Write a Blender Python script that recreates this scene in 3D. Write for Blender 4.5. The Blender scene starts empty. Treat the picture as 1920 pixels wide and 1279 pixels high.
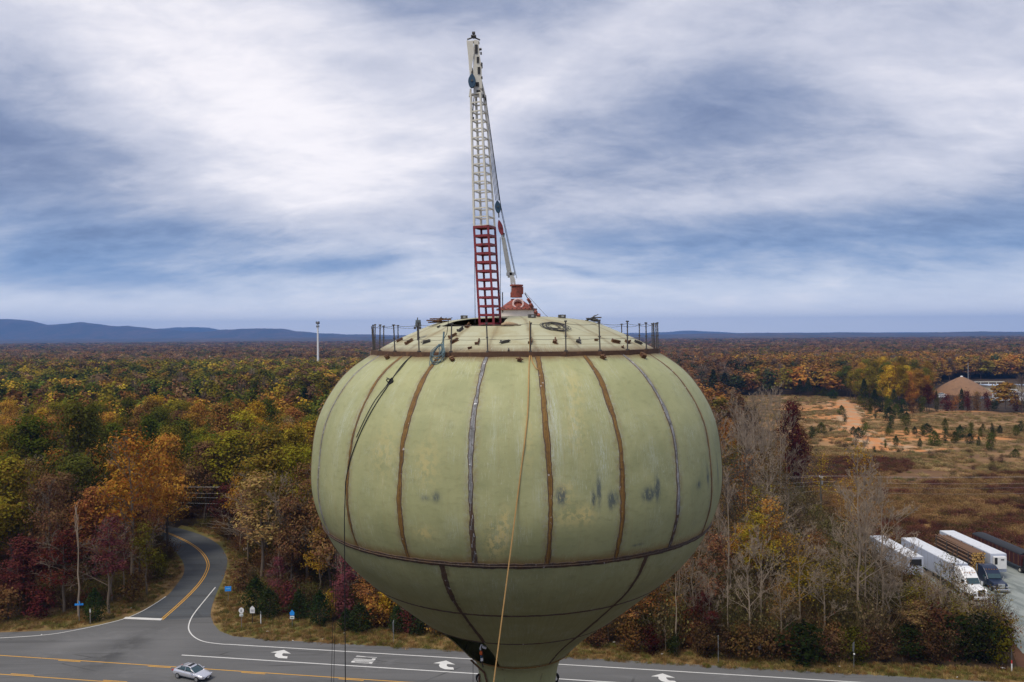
import bpy, math, random
import numpy as np
from mathutils import Vector, Matrix, Euler
R = math.radians
sc = bpy.context.scene
C = sc.collection

# ------------------------------------------------------------------ camera
CAMZ = 40.0
FPX = 1493.0
PITCH, ROLL = R(0.403), R(-0.40)
cd = bpy.data.cameras.new('camera'); cam = bpy.data.objects.new('camera', cd); C.objects.link(cam)
cd.sensor_width = 36; cd.lens = 36 * FPX / 1920; cd.clip_start = 0.5; cd.clip_end = 60000
CM = Matrix.Translation((0, 0, CAMZ)) @ Matrix.Rotation(R(90) - PITCH, 4, 'X') @ Matrix.Rotation(ROLL, 4, 'Z')
cam.matrix_world = CM
sc.camera = cam
C3 = CM.to_3x3()


def ray(px, py):
    return (C3 @ Vector(((px - 960) / FPX, -(py - 639.5) / FPX, -1))).normalized()


def G(px, py, z=0.0):            # where the line of sight meets a height
    d = ray(px, py); t = (z - CAMZ) / d.z
    return Vector((0, 0, CAMZ)) + d * t


def W(px, py, Y):                # where it meets a distance
    d = ray(px, py)
    return Vector((0, 0, CAMZ)) + d * (Y / d.y)


def PX(p):
    q = CM.inverted() @ Vector(p)
    return (960 + FPX * q.x / -q.z, 639.5 - FPX * q.y / -q.z, -q.z)


# ------------------------------------------------------------------ render, light
sc.render.engine = 'CYCLES'
sc.cycles.use_denoising = True
sc.cycles.max_bounces = 6; sc.cycles.diffuse_bounces = 3; sc.cycles.glossy_bounces = 2
sc.cycles.transmission_bounces = 4; sc.cycles.volume_bounces = 0; sc.cycles.transparent_max_bounces = 8
sc.view_settings.view_transform = 'Standard'; sc.view_settings.look = 'None'
sc.view_settings.gamma = 1; sc.view_settings.exposure = 0.35
SUN_EL, SUN_AZ = 60.0, -140.0     # degrees; azimuth from +Y towards +X
sl = bpy.data.lights.new('sun', 'SUN'); sl.energy = 2.2; sl.angle = R(24); sl.color = (1, .91, .77)
so = bpy.data.objects.new('sun', sl); C.objects.link(so)
sd = Vector((math.sin(R(SUN_AZ)) * math.cos(R(SUN_EL)), math.cos(R(SUN_AZ)) * math.cos(R(SUN_EL)), math.sin(R(SUN_EL))))
so.rotation_euler = sd.to_track_quat('Z', 'Y').to_euler()


class NT:
    """tiny helper for node trees"""
    def __init__(s, tree): s.t = tree; s.n = tree.nodes; s.l = tree.links
    def node(s, ty, **kw):
        n = s.n.new(ty)
        for k, v in kw.items(): setattr(n, k, v)
        return n
    def put(s, sock, v):
        if hasattr(v, 'is_output'): s.l.new(v, sock)
        elif isinstance(v, (tuple, list)) and sock.type == 'RGBA' and len(v) == 3: sock.default_value = (*v, 1)
        else: sock.default_value = v
    def m(s, op, a, b=0.0, c=0.0, clamp=False):
        n = s.node('ShaderNodeMath', operation=op, use_clamp=clamp)
        s.put(n.inputs[0], a); s.put(n.inputs[1], b); s.put(n.inputs[2], c)
        return n.outputs[0]
    def add(s, a, b): return s.m('ADD', a, b)
    def sub(s, a, b): return s.m('SUBTRACT', a, b)
    def mul(s, a, b): return s.m('MULTIPLY', a, b)
    def div(s, a, b): return s.m('DIVIDE', a, b)
    def ramp(s, x, lo, hi, a=0.0, b=1.0):
        n = s.node('ShaderNodeMapRange', interpolation_type='SMOOTHSTEP', clamp=True)
        s.put(n.inputs[0], x); s.put(n.inputs[1], lo); s.put(n.inputs[2], hi); s.put(n.inputs[3], a); s.put(n.inputs[4], b)
        return n.outputs[0]
    def mix(s, f, a, b, blend='MIX'):
        n = s.node('ShaderNodeMix', data_type='RGBA', blend_type=blend)
        s.put(n.inputs['Factor'], f); s.put(n.inputs[6], a); s.put(n.inputs[7], b)
        return n.outputs[2]
    def noise(s, vec, scale, detail=4, rough=.55, dist=0.0, out=0):
        n = s.node('ShaderNodeTexNoise')
        if vec is not None: s.put(n.inputs['Vector'], vec)
        n.inputs['Scale'].default_value = scale; n.inputs['Detail'].default_value = detail
        n.inputs['Roughness'].default_value = rough; n.inputs['Distortion'].default_value = dist
        return n.outputs[out]
    def xyz(s, x, y, z=0.0):
        n = s.node('ShaderNodeCombineXYZ'); s.put(n.inputs[0], x); s.put(n.inputs[1], y); s.put(n.inputs[2], z)
        return n.outputs[0]
    def sep(s, v):
        n = s.node('ShaderNodeSeparateXYZ'); s.put(n.inputs[0], v); return n.outputs
    def vscale(s, v, k):
        n = s.node('ShaderNodeVectorMath', operation='MULTIPLY'); s.put(n.inputs[0], v); n.inputs[1].default_value = k
        return n.outputs[0]
    def coord(s, which): return s.node('ShaderNodeTexCoord').outputs[which]
    def gauss(s, x, y, cx, cy, sx, sy, rot=0.0):
        dx = s.sub(x, cx); dy = s.sub(y, cy)
        if rot:
            c, q = math.cos(rot), math.sin(rot)
            dx, dy = s.add(s.mul(dx, c), s.mul(dy, q)), s.sub(s.mul(dy, c), s.mul(dx, q))
        a = s.div(dx, sx); b = s.div(dy, sy)
        return s.m('EXPONENT', s.mul(s.add(s.mul(a, a), s.mul(b, b)), -1.0))


# ------------------------------------------------------------------ sky
world = bpy.data.worlds.new('World'); sc.world = world; world.use_nodes = True
w = NT(world.node_tree); w.n.clear()
sky = w.node('ShaderNodeTexSky', sky_type='NISHITA', sun_disc=False, sun_elevation=R(SUN_EL), sun_rotation=R(SUN_AZ))
dirv = w.coord('Generated'); dx_, dy_, dz_ = w.sep(dirv)
zz = w.m('MAXIMUM', dz_, 0.0)
az = w.mul(w.m('ARCTAN2', dx_, dy_), 180 / math.pi)
el = w.mul(w.m('ARCSINE', dz_), 180 / math.pi)
den = w.add(zz, 0.30)
cpl = w.xyz(w.div(dx_, den), w.div(dy_, den), 0.0)
warp = w.noise(cpl, 0.9, 3, .5, 0, 1)
wx, wy, wz = w.sep(warp)
azw = w.add(az, w.mul(w.sub(wx, .5), 16.0)); elw = w.add(el, w.mul(w.sub(wy, .5), 8.0))
stre = w.node('ShaderNodeMapping'); w.put(stre.inputs[0], cpl); stre.inputs['Rotation'].default_value = (0, 0, R(28)); stre.inputs['Scale'].default_value = (0.9, 1.5, 1)
n1 = w.noise(stre.outputs[0], 1.7, 8, .60, .45)
n2 = w.noise(stre.outputs[0], 6.5, 8, .62, .35)
n3 = w.noise(cpl, 0.8, 5, .5, .4)


def blobs(L):
    tot = None
    for (a, e, sa, se, k, rot) in L:
        g = w.mul(w.gauss(azw, elw, a, e, sa, se, R(rot)), k)
        tot = g if tot is None else w.add(tot, g)
    return tot


# az/el of a pixel: az = atan((x-960)/1493), el = atan((629-y)/1493)
bright = blobs([(-19, 17, 9, 7, .50, 0), (-14, 13, 9, 4, .25, 0), (-24, 9.5, 12, 2.6, .20, 0), (-8, 11, 10, 2.2, .22, 8), (8, 21, 13, 1.8, .34, 28),
                (26, 17, 9, 3.0, .26, -10), (30, 11.5, 12, 2.0, .30, 8), (10, 9.0, 7, 1.0, .25, 2), (-28, 19, 8, 4, .20, 0),
                (-5, 15, 6, 4, .15, 0), (0, 2, 70, 3.2, .30, 0), (18, 20, 7, 2, .2, 0)])
dark = blobs([(-4, 22.5, 12, 2.2, .30, -6), (-30, 6.5, 9, 1.6, .25, -3), (26, 7.5, 16, 1.8, .22, 3), (-32, 10, 11, 3.2, .55, -12), (-31, 15.5, 6, 3, .25, 0), (15, 16, 11, 3.6, .36, 12), (7, 20.5, 5, 2.5, .22, 0),
              (4, 12, 8, 3, .15, 0), (-26, 4.4, 12, .9, .28, -1), (-14, 4.1, 6, .6, .30, 1), (25, 6.2, 18, 2.4, .26, 2),
              (25, 22.5, 9, 1.8, .22, 15), (-8, 22, 6, 2, .2, 0), (-22, 6.6, 16, 1.1, .12, 0), (3, 7.2, 14, 2.0, .14, 0), (4, 4.4, 3.0, .35, .25, 0)])
n4 = w.noise(stre.outputs[0], 17.0, 6, .62, .3)
lvl = w.add(w.add(.50, w.sub(bright, dark)), w.add(w.add(w.mul(w.sub(n1, .5), 1.1), w.mul(w.sub(n2, .5), .62)), w.add(w.mul(w.sub(n3, .5), .45), w.mul(w.sub(n4, .5), .15))))
deep = w.mix(w.ramp(el, 2.0, 11.0), (.17, .285, .51), (.225, .27, .40))
lite = w.mix(w.ramp(el, 1.0, 9.0), (.56, .63, .76), (.60, .605, .685))
f_ = w.ramp(lvl, .02, .80)
cloudc = w.mix(f_, deep, lite)
cloudc = w.mix(w.ramp(lvl, .62, 1.15), cloudc, (.90, .86, .88))
cloudc = w.mix(w.mul(w.ramp(lvl, .16, -.15), .5), cloudc, (.07, .105, .22))
cloudc = w.mix(w.ramp(el, 0.1, 4.5, .9, 0.0), cloudc, (.98, .97, 1.0))
nish = w.mix(1.0, sky.outputs[0], (.075, .075, .075), 'MULTIPLY')
skyc = w.mix(.88, nish, cloudc)
below = w.ramp(el, -1.2, -0.2, 1.0, 0.0)
skyc = w.mix(below, skyc, (.10, .10, .11))
bg = w.node('ShaderNodeBackground'); w.put(bg.inputs[0], skyc); bg.inputs[1].default_value = 1.0
wo = w.node('ShaderNodeOutputWorld'); w.l.new(bg.outputs[0], wo.inputs[0])

# ------------------------------------------------------------------ helpers


def tag(o, label=None, cat=None, group=None, kind=None):
    if label: o['label'] = label
    if cat: o['category'] = cat
    if group: o['group'] = group
    if kind: o['kind'] = kind
    return o


def empty(name, loc, rz=0.0, label=None, cat=None, group=None, col=None):
    o = bpy.data.objects.new(name, None); (col or C).objects.link(o)
    o.location = loc; o.rotation_euler = (0, 0, rz); o.empty_display_size = .2
    return tag(o, label, cat, group)


def copy_tree(o, parent=None):
    c = o.copy(); C.objects.link(c)
    if parent: c.parent = parent
    for ch in kids.get(o.name, []):
        copy_tree(ch, c)
    return c


kids = {}


class MB:
    def __init__(s): s.v = []; s.f = []; s.uv = None
    def box(s, c, size, rz=0.0, rot=None, taper=(1, 1)):
        hx, hy, hz = size[0] / 2, size[1] / 2, size[2] / 2
        M = rot or Matrix.Rotation(rz, 3, 'Z'); b = len(s.v); c = Vector(c)
        for z in (-1, 1):
            tx, ty = (taper if z > 0 else (1, 1))
            for x, y in ((-1, -1), (1, -1), (1, 1), (-1, 1)):
                s.v.append(c + M @ Vector((x * hx * tx, y * hy * ty, z * hz)))
        for q in ((3, 2, 1, 0), (4, 5, 6, 7), (0, 1, 5, 4), (1, 2, 6, 5), (2, 3, 7, 6), (3, 0, 4, 7)): s.f.append(tuple(b + i for i in q))
        return s
    def tube(s, pts, r, n=6, cap=True):
        pts = [Vector(p) for p in pts]; rs = r if isinstance(r, (list, tuple)) else [r] * len(pts); b = len(s.v)
        a = None
        for i, p in enumerate(pts):
            d = (pts[min(i + 1, len(pts) - 1)] - pts[max(i - 1, 0)])
            if d.length < 1e-9: d = Vector((0, 0, 1))
            d.normalize()
            if a is None: a = d.cross(Vector((0, 0, 1)) if abs(d.z) < .9 else Vector((1, 0, 0))).normalized()
            a = (a - d * a.dot(d)); a = a.normalized() if a.length > 1e-6 else d.orthogonal().normalized()
            c = d.cross(a)
            for k in range(n):
                t = 2 * math.pi * k / n
                s.v.append(p + (a * math.cos(t) + c * math.sin(t)) * rs[i])
        for i in range(len(pts) - 1):
            for k in range(n):
                k2 = (k + 1) % n
                s.f.append((b + i * n + k, b + i * n + k2, b + (i + 1) * n + k2, b + (i + 1) * n + k))
        if cap:
            s.f.append(tuple(b + k for k in range(n - 1, -1, -1))); m = b + (len(pts) - 1) * n
            s.f.append(tuple(m + k for k in range(n)))
        return s
    def lathe(s, prof, n=32, c=(0, 0, 0), cap=False, a0=0.0):
        b = len(s.v); c = Vector(c)
        for r, z in prof:
            for k in range(n):
                t = 2 * math.pi * k / n + a0
                s.v.append(c + Vector((r * math.cos(t), r * math.sin(t), z)))
        for i in range(len(prof) - 1):
            for k in range(n):
                k2 = (k + 1) % n
                s.f.append((b + i * n + k, b + i * n + k2, b + (i + 1) * n + k2, b + (i + 1) * n + k))
        if cap:
            s.f.append(tuple(b + k for k in range(n - 1, -1, -1))); m = b + (len(prof) - 1) * n
            s.f.append(tuple(m + k for k in range(n)))
        return s
    def poly(s, pts, flip=False):
        b = len(s.v); s.v += [Vector(p) for p in pts]; q = list(range(b, b + len(pts)))
        s.f.append(tuple(reversed(q)) if flip else tuple(q)); return s
    def prism(s, pts, d):           # extrude closed polygon by vector d
        b = len(s.v); n = len(pts); d = Vector(d)
        s.v += [Vector(p) for p in pts] + [Vector(p) + d for p in pts]
        s.f.append(tuple(range(b + n - 1, b - 1, -1))); s.f.append(tuple(range(b + n, b + 2 * n)))
        for i in range(n): s.f.append((b + i, b + (i + 1) % n, b + n + (i + 1) % n, b + n + i))
        return s
    def ribbon(s, left, right):
        b = len(s.v); n = len(left)
        for a, c in zip(left, right): s.v += [Vector(a), Vector(c)]
        for i in range(n - 1): s.f.append((b + 2 * i, b + 2 * i + 1, b + 2 * i + 3, b + 2 * i + 2))
        return s
    def build(s, name, mat, parent=None, smooth=False, bevel=0.0, off=None, solid=0.0):
        me = bpy.data.meshes.new(name)
        vs = [tuple(v - off) for v in s.v] if off is not None else [tuple(v) for v in s.v]
        me.from_pydata(vs, [], s.f)
        if mat is not None:
            for q in (mat if isinstance(mat, (list, tuple)) else [mat]): me.materials.append(q)
        if smooth: me.polygons.foreach_set('use_smooth', [True] * len(me.polygons))
        me.update()
        o = bpy.data.objects.new(name, me); C.objects.link(o)
        if parent is not None:
            o.parent = parent; kids.setdefault(parent.name, []).append(o)
        if bevel:
            b = o.modifiers.new('bevel', 'BEVEL'); b.width = bevel; b.segments = 2; b.limit_method = 'ANGLE'; b.angle_limit = R(35)
        if solid:
            b = o.modifiers.new('solid', 'SOLIDIFY'); b.thickness = solid; b.offset = -1
        return o


def mesh_np(name, V, F, mat):      # quads from numpy
    me = bpy.data.meshes.new(name)
    me.vertices.add(len(V)); me.vertices.foreach_set('co', V.astype(np.float32).ravel())
    me.loops.add(F.size); me.loops.foreach_set('vertex_index', F.astype(np.int32).ravel())
    me.polygons.add(len(F)); me.polygons.foreach_set('loop_start', np.arange(0, F.size, F.shape[1], dtype=np.int32))
    me.update(calc_edges=True); me.validate()
    if mat: me.materials.append(mat)
    return me


def mat(name, col=(.5, .5, .5), rough=.6, metal=0.0, var=0.0, vscale=3.0, col2=None, c2t=(.5, .7), c2s=2.0, bump=0.0, bscale=20, spec=.5):
    m = bpy.data.materials.new(name); m.use_nodes = True; t = NT(m.node_tree)
    p = t.n['Principled BSDF']; p.inputs['Roughness'].default_value = rough; p.inputs['Metallic'].default_value = metal
    p.inputs['Specular IOR Level'].default_value = spec
    co = t.coord('Object'); c = (*col, 1)
    if var:
        nz = t.noise(co, vscale, 5, .6)
        c = t.mix(1.0, c, t.mix(nz, (1 - var * 1.6,) * 3, (1 + var * 1.6,) * 3), 'MULTIPLY')
    if col2:
        nz = t.noise(co, c2s, 6, .65, .3)
        c = t.mix(t.ramp(nz, c2t[0], c2t[1]), c, (*col2, 1))
    t.put(p.inputs['Base Color'], c)
    if bump:
        b = t.node('ShaderNodeBump'); b.inputs['Strength'].default_value = bump; b.inputs['Distance'].default_value = .05
        t.put(b.inputs['Height'], t.noise(co, bscale, 5, .6)); t.l.new(b.outputs[0], p.inputs['Normal'])
    return m


def gmat(name, fn, rough=.95):     # ground material; fn(t, x, y, co) -> colour socket, in world metres
    m = bpy.data.materials.new(name); m.use_nodes = True; t = NT(m.node_tree)
    p = t.n['Principled BSDF']; p.inputs['Roughness'].default_value = rough; p.inputs['Specular IOR Level'].default_value = .2
    co = t.node('ShaderNodeNewGeometry').outputs['Position']; x, y, z = t.sep(co)
    t.put(p.inputs['Base Color'], fn(t, x, y, co))
    return m


M = {}
M['steel_dark'] = mat('steel_dark', (.085, .08, .078), .6, .3, .2)
M['rust'] = mat('rust_brown', (.10, .045, .022), .85, 0, .3, 6, (.17, .09, .035), (.45, .65), 5)
M['black'] = mat('black_rubber', (.012, .012, .013), .6)
M['white'] = mat('white_paint', (.70, .70, .69), .4, 0, .10, 2)
M['cream'] = mat('cream_paint', (.63, .61, .53), .5, 0, .12, 5, (.25, .17, .10), (.60, .72), 6)
M['maroon'] = mat('maroon_paint', (.23, .028, .035), .5, 0, .25, 4, (.09, .02, .02), (.5, .7), 7)
M['brickred'] = mat('red_oxide_paint', (.30, .075, .05), .7, 0, .2, 4, (.12, .04, .03), (.5, .68), 5)
M['blueblock'] = mat('blue_paint', (.02, .065, .12), .45, 0, .2, 6)
M['grey'] = mat('galvanised_steel', (.33, .34, .35), .5, .3, .15, 4)
M['bark'] = mat('bark', (.075, .058, .045), .95, 0, .3, 1.5)
M['bark2'] = mat('grey_brown_bark', (.15, .115, .08), .95, 0, .3, 1.2)
M['barepale'] = mat('pale_bark', (.27, .21, .15), .95, 0, .25, .8)
M['glass'] = mat('window_glass', (.02, .05, .06), .08, 0, 0, spec=.8)
M['tyre'] = mat('tyre_rubber', (.018, .018, .018), .85)
M['chrome'] = mat('chrome', (.65, .65, .66), .22, .9)
M['yellowrope'] = mat('tan_rope', (.42, .25, .09), .8, 0, .15, 9)
M['bluerope'] = mat('blue_rope', (.10, .16, .18), .8, 0, .25, 9)
M['blackrope'] = mat('black_rope', (.025, .027, .03), .8)
M['white_road'] = mat('road_paint_white', (.62, .62, .60), .7, 0, .12, .6, (.35, .35, .35), (.58, .75), 2.5)
M['yellow_road'] = mat('road_paint_yellow', (.62, .32, .03), .7, 0, .12, .6, (.40, .22, .05), (.58, .72), 2.5)

# ------------------------------------------------------------------ ground and roads


def floor_col(t, x, y, co):
    a = t.noise(co, .09, 6, .6); b = t.noise(co, .9, 4, .7)
    c = t.mix(t.ramp(a, .35, .65), (.030, .019, .011), (.062, .036, .018))
    return t.mix(t.ramp(b, .5, .75), c, (.035, .034, .013))


gd = MB()
RAD = [0, 60, 120, 200, 300, 500, 900, 1800, 4000, 8000, 11500, 14600]
gd.v.append(Vector((0, 0, 0)))
NS = 96
for r in RAD[1:]:
    for k in range(NS): gd.v.append(Vector((r * math.cos(2 * math.pi * k / NS), r * math.sin(2 * math.pi * k / NS), 0)))
for k in range(NS): gd.f.append((0, 1 + k, 1 + (k + 1) % NS))
for i in range(len(RAD) - 2):
    for k in range(NS):
        a = 1 + i * NS + k; b = 1 + i * NS + (k + 1) % NS
        gd.f.append((a, a + NS, b + NS, b))
tag(gd.build('ground', gmat('forest_floor', floor_col)), kind='structure')


def sheet(name, pxs, z, m, world_pts=False, kind='structure'):
    pts = [Vector(p) if world_pts else G(*p) for p in pxs]
    mb = MB(); mb.poly([(p.x, p.y, z) for p in pts])
    o = mb.build(name, m)
    if o.data.polygons[0].normal.z < 0: o.data.flip_normals()
    return tag(o, kind=kind)


def verge_col(t, x, y, co):
    a = t.noise(co, .22, 6, .65, .3); b = t.noise(co, 2.2, 5, .7); g = t.noise(co, .08, 4, .6)
    c = t.mix(t.ramp(a, .35, .62), (.125, .075, .033), (.25, .165, .068))
    c = t.mix(t.mul(t.ramp(g, .42, .58), .75), c, (.105, .115, .03))
    return t.mix(t.ramp(b, .5, .8), c, (.08, .05, .025))


def field_col(t, x, y, co):
    # a broom-sedge field with brown weeds near, paler grass and orange clay far off
    st = t.vscale(co, (.35, 1.0, 1.0))
    a = t.noise(st, .05, 6, .62, .4); b = t.noise(co, .6, 5, .7); d = t.noise(st, .022, 5, .6, .5)
    near = t.mix(t.ramp(a, .36, .62), (.082, .037, .026), (.165, .090, .038))
    near = t.mix(t.ramp(b, .52, .75), near, (.085, .062, .022))
    far = t.mix(t.ramp(a, .36, .6), (.15, .088, .038), (.30, .175, .078))
    far = t.mix(t.ramp(b, .55, .8), far, (.11, .10, .035))
    clay = t.ramp(t.add(d, t.add(t.mul(t.gauss(x, y, 180, 300, 110, 12), .20), t.mul(t.gauss(x, y, 168, 370, 28, 70), .30))), .55, .66)
    far = t.mix(t.mul(clay, .85), far, (.50, .22, .075))
    c = t.mix(t.ramp(t.add(y, t.mul(t.sub(t.noise(co, .03, 5, .7), .5), 170)), 225, 275), near, far)
    gold = t.gauss(x, y, 100, 166, 80, 7)
    return t.mix(t.ramp(t.mul(gold, t.add(a, .5)), .45, .75), c, (.24, .14, .05))


sheet('field', [(1290, 742), (1500, 740), (1620, 746), (1760, 768), (1990, 776), (2300, 800), (2300, 1180), (1990, 1230), (1912, 1262), (1890, 1200), (1780, 1130),
                (1640, 1085), (1560, 1030), (1480, 985), (1400, 905), (1340, 840), (1270, 790)], .02, gmat('field_grass', field_col))
sheet('dirt_path', [(1572, 745), (1604, 746), (1616, 762), (1628, 790), (1645, 812), (1668, 828), (1720, 838), (1800, 842), (1720, 848), (1640, 846), (1600, 832), (1576, 812), (1560, 790), (1552, 766), (1548, 750)], .05,
      gmat('orange_clay', lambda t, x, y, co: t.mix(t.ramp(t.noise(t.vscale(co, (1, .4, 1)), .16, 6, .7), .42, .60), (.50, .21, .07), (.40, .28, .17))))
sheet('dirt_bank', [(1636, 778), (1670, 770), (1705, 772), (1716, 784), (1690, 796), (1668, 806), (1640, 800), (1618, 788)], .08, gmat('clay_bank', lambda t, x, y, co: t.mix(t.ramp(t.noise(co, .12, 6, .6), .4, .62), (.50, .24, .09), (.34, .22, .10))))
sheet('gravel_lot', [(1640, 1032), (1760, 1030), (1990, 1044), (2200, 1050), (2200, 1250), (1990, 1245), (1918, 1226), (1895, 1200), (1850, 1165), (1780, 1120), (1720, 1092), (1660, 1060)], .06,
      gmat('gravel', lambda t, x, y, co: t.mix(t.ramp(t.noise(t.vscale(co, (1, .3, 1)), .5, 6, .65, .5), .36, .64), (.15, .172, .165), (.27, .295, .28))))
verge = gmat('verge_grass', verge_col)
sheet('grass_verge', [(-400, 1200), (-400, 1150), (0, 1160), (120, 1150), (230, 1120), (290, 1085), (318, 1050), (312, 1030), (285, 1005), (262, 992),
                      (300, 991), (352, 1057), (345, 1085), (320, 1119), (268, 1150), (150, 1186), (0, 1196), (-400, 1210)], .01, verge)
sheet('grass_verge', [(340, 985), (400, 996), (440, 1030), (455, 1065), (450, 1095), (475, 1120), (540, 1150), (640, 1172), (760, 1186), (900, 1196), (1090, 1207),
                      (1400, 1232), (1700, 1250), (1900, 1258), (2300, 1275), (2300, 1320), (1920, 1282), (1300, 1254), (1060, 1238), (660, 1216), (480, 1204), (405, 1190), (390, 1150),
                      (405, 1100), (410, 1050), (380, 1010), (330, 992)], .012, verge)


def asphalt_col(base, blue=0.0):
    def f(t, x, y, co):
        fine = t.noise(co, 6, 4, .7); big = t.noise(t.vscale(co, (.12, 1, 1)), .45, 5, .6)
        k = t.add(t.mul(t.sub(fine, .5), .25), t.add(t.mul(t.sub(big, .5), .5), 1.0))
        c = t.mix(1.0, (base * (1 - blue * .25), base * (1 - blue * .02), base * (1 + blue * .22)), t.xyz(k, k, k), 'MULTIPLY')
        vo = t.node('ShaderNodeTexVoronoi', feature='DISTANCE_TO_EDGE'); t.put(vo.inputs['Vector'], t.vscale(co, (.05, .22, 1))); vo.inputs['Scale'].default_value = 1.0
        ck = t.mul(t.ramp(vo.outputs['Distance'], .004, .012, 1, 0), t.ramp(t.noise(co, .1, 3, .5), .45, .6))
        c = t.mix(t.mul(ck, .6), c, (.04, .04, .04))
        c = t.mix(t.mul(t.ramp(t.noise(t.vscale(co, (.03, .9, 1)), .6, 5, .7), .50, .68), .55), c, (base * .55,) * 3)
        c = t.mix(t.mul(t.ramp(t.noise(t.vscale(co, (.25, .6, 1)), .35, 7, .75, .6), .54, .66), .4), c, (base * 1.45,) * 3)
        # worn and oil-darkened patches where turning traffic crosses
        d = t.mul(t.gauss(x, y, -50.5, 101.5, 2.2, 6.5, R(-12)), t.ramp(t.noise(co, .35, 5, .6), .35, .6))
        c = t.mix(t.mul(d, .8), c, (base * .45,) * 3)
        c = t.mix(t.mul(t.gauss(x, y, -57.5, 104, 4.5, 1.8, R(25)), .5), c, (base * 1.6,) * 3)
        return t.mix(t.mul(t.gauss(x, y, -45, 104, 3.2, 5, R(10)), .35), c, (base * 1.5,) * 3)
    return f


# main road frame, from its painted lines
L1a, L1b = G(430, 1209), G(1500, 1273.5)
RU = (L1b - L1a); RU.z = 0; RU.normalize(); RN = Vector((-RU.y, RU.x, 0))       # along, and across (away from camera)
R0 = L1a.copy()


def RP(s, t, z=0.0): return Vector((R0.x, R0.y, 0)) + RU * s + RN * t + Vector((0, 0, z))
def RS(p): d = Vector(p) - Vector((R0.x, R0.y, 0)); return d.dot(RU), d.dot(RN)


def road_quad(mb, s0, s1, t0, t1, z): mb.poly([RP(s0, t0, z), RP(s1, t0, z), RP(s1, t1, z), RP(s0, t1, z)])


def gz(px, z): p = G(*px); p.z = z; return p


mb = MB()
jl = [gz(p, .044) for p in [(437, 1193.5), (412, 1184), (400, 1170), (396, 1158), (301, 1163), (231, 1161), (189, 1171.5), (137, 1180.5), (70, 1184), (0, 1186.5), (-200, 1196)]]
tl = RS(jl[-1])[1]
mb.poly([RP(-160, -26, .044), RP(260, -26, .044), RP(260, 2.35, .044), RP(6, 2.35, .044)] + jl + [RP(-160, tl, .044)])
tag(mb.build('road', gmat('asphalt', asphalt_col(.122)), None), kind='structure')
# the side road: edges traced on the ground
SL = [(190, 984), (240, 985), (282, 991.6), (304, 1014), (330, 1036), (344, 1057), (344, 1077), (330, 1098), (311, 1119), (268, 1146), (229, 1162)]
SRt = [(190, 968), (245, 970), (300, 983), (344, 993), (381, 1005), (409, 1021), (423, 1040), (426, 1057), (419, 1084), (409, 1105), (399, 1132), (395, 1153), (400, 1168)]


def smooth(pts, n=60):
    P = [Vector(p) for p in pts]; out = []
    for i in range(n + 1):
        u = i / n * (len(P) - 1); k = min(int(u), len(P) - 2); f = u - k
        p0, p1, p2, p3 = P[max(k - 1, 0)], P[k], P[k + 1], P[min(k + 2, len(P) - 1)]
        out.append(.5 * ((2 * p1) + (p2 - p0) * f + (2 * p0 - 5 * p1 + 4 * p2 - p3) * f * f + (3 * p1 - p0 - 3 * p2 + p3) * f ** 3))
    return out


def gz(px, z): p = G(*px); p.z = z; return p


A = smooth([gz(p, .040) for p in SL]); B = smooth([gz(p, .040) for p in SRt])
mb = MB(); mb.ribbon(A, B)
o = mb.build('side_road', gmat('asphalt_old', asphalt_col(.088, .35)))
if o.data.polygons[0].normal.z < 0: o.data.flip_normals()
tag(o, kind='structure')


def stripe(mb, pts, wd, z):
    pts = [Vector((p.x, p.y, z)) for p in pts]; L, Rr = [], []
    for i, p in enumerate(pts):
        d = (pts[min(i + 1, len(pts) - 1)] - pts[max(i - 1, 0)]).normalized(); n = Vector((-d.y, d.x, 0)) * wd / 2
        L.append(p - n); Rr.append(p + n)
    mb.ribbon(L, Rr)


wm = MB()
stripe(wm, smooth([gz(p, 0) for p in [(404, 1101.6), (383, 1127), (364, 1151), (355.5, 1167), (354, 1181), (363, 1194), (382, 1203.5), (412.5, 1208), (430, 1209)]], 40), .16, .052)
road_quad(wm, 0, 260, -.09, .09, .052)
stripe(wm, smooth([gz(p, 0) for p in [(311, 1119), (290, 1133), (262, 1149), (229, 1162), (189, 1172), (137, 1183), (86, 1191), (0, 1197), (-200, 1207)]], 40), .15, .056)
road_quad(wm, -4.2, 260, -4.2, -4.0, .052)
road_quad(wm, -160, 260, -19.7, -19.5, .052)
a_, b_ = gz((231, 1161), 0), gz((301, 1164), 0)
wm.poly([(a_.x, a_.y, .06), (b_.x, b_.y, .06), (b_.x, b_.y + .75, .06), (a_.x, a_.y + .75, .06)])


def turn_arrow(mb, px, py):
    c = gz((px, py), 0); s, t = RS(c)
    def Q(a, b): return RP(s + a, t + b, .054)
    mb.poly([Q(-1.6, .35), Q(1.15, .35), Q(-.25, 1.35)])            # head
    L = [Q(-.75, .352), Q(-.75, -.2), Q(-.45, -.75), Q(.2, -1.15), Q(1.35, -1.15)]
    Rr = [Q(.15, .352), Q(.15, .05), Q(.28, -.3), Q(.55, -.5), Q(1.1, -.5)]
    mb.ribbon(L, Rr)


for p in ((527, 1227.5), (835, 1248), (1247, 1273)): turn_arrow(wm, *p)
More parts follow.
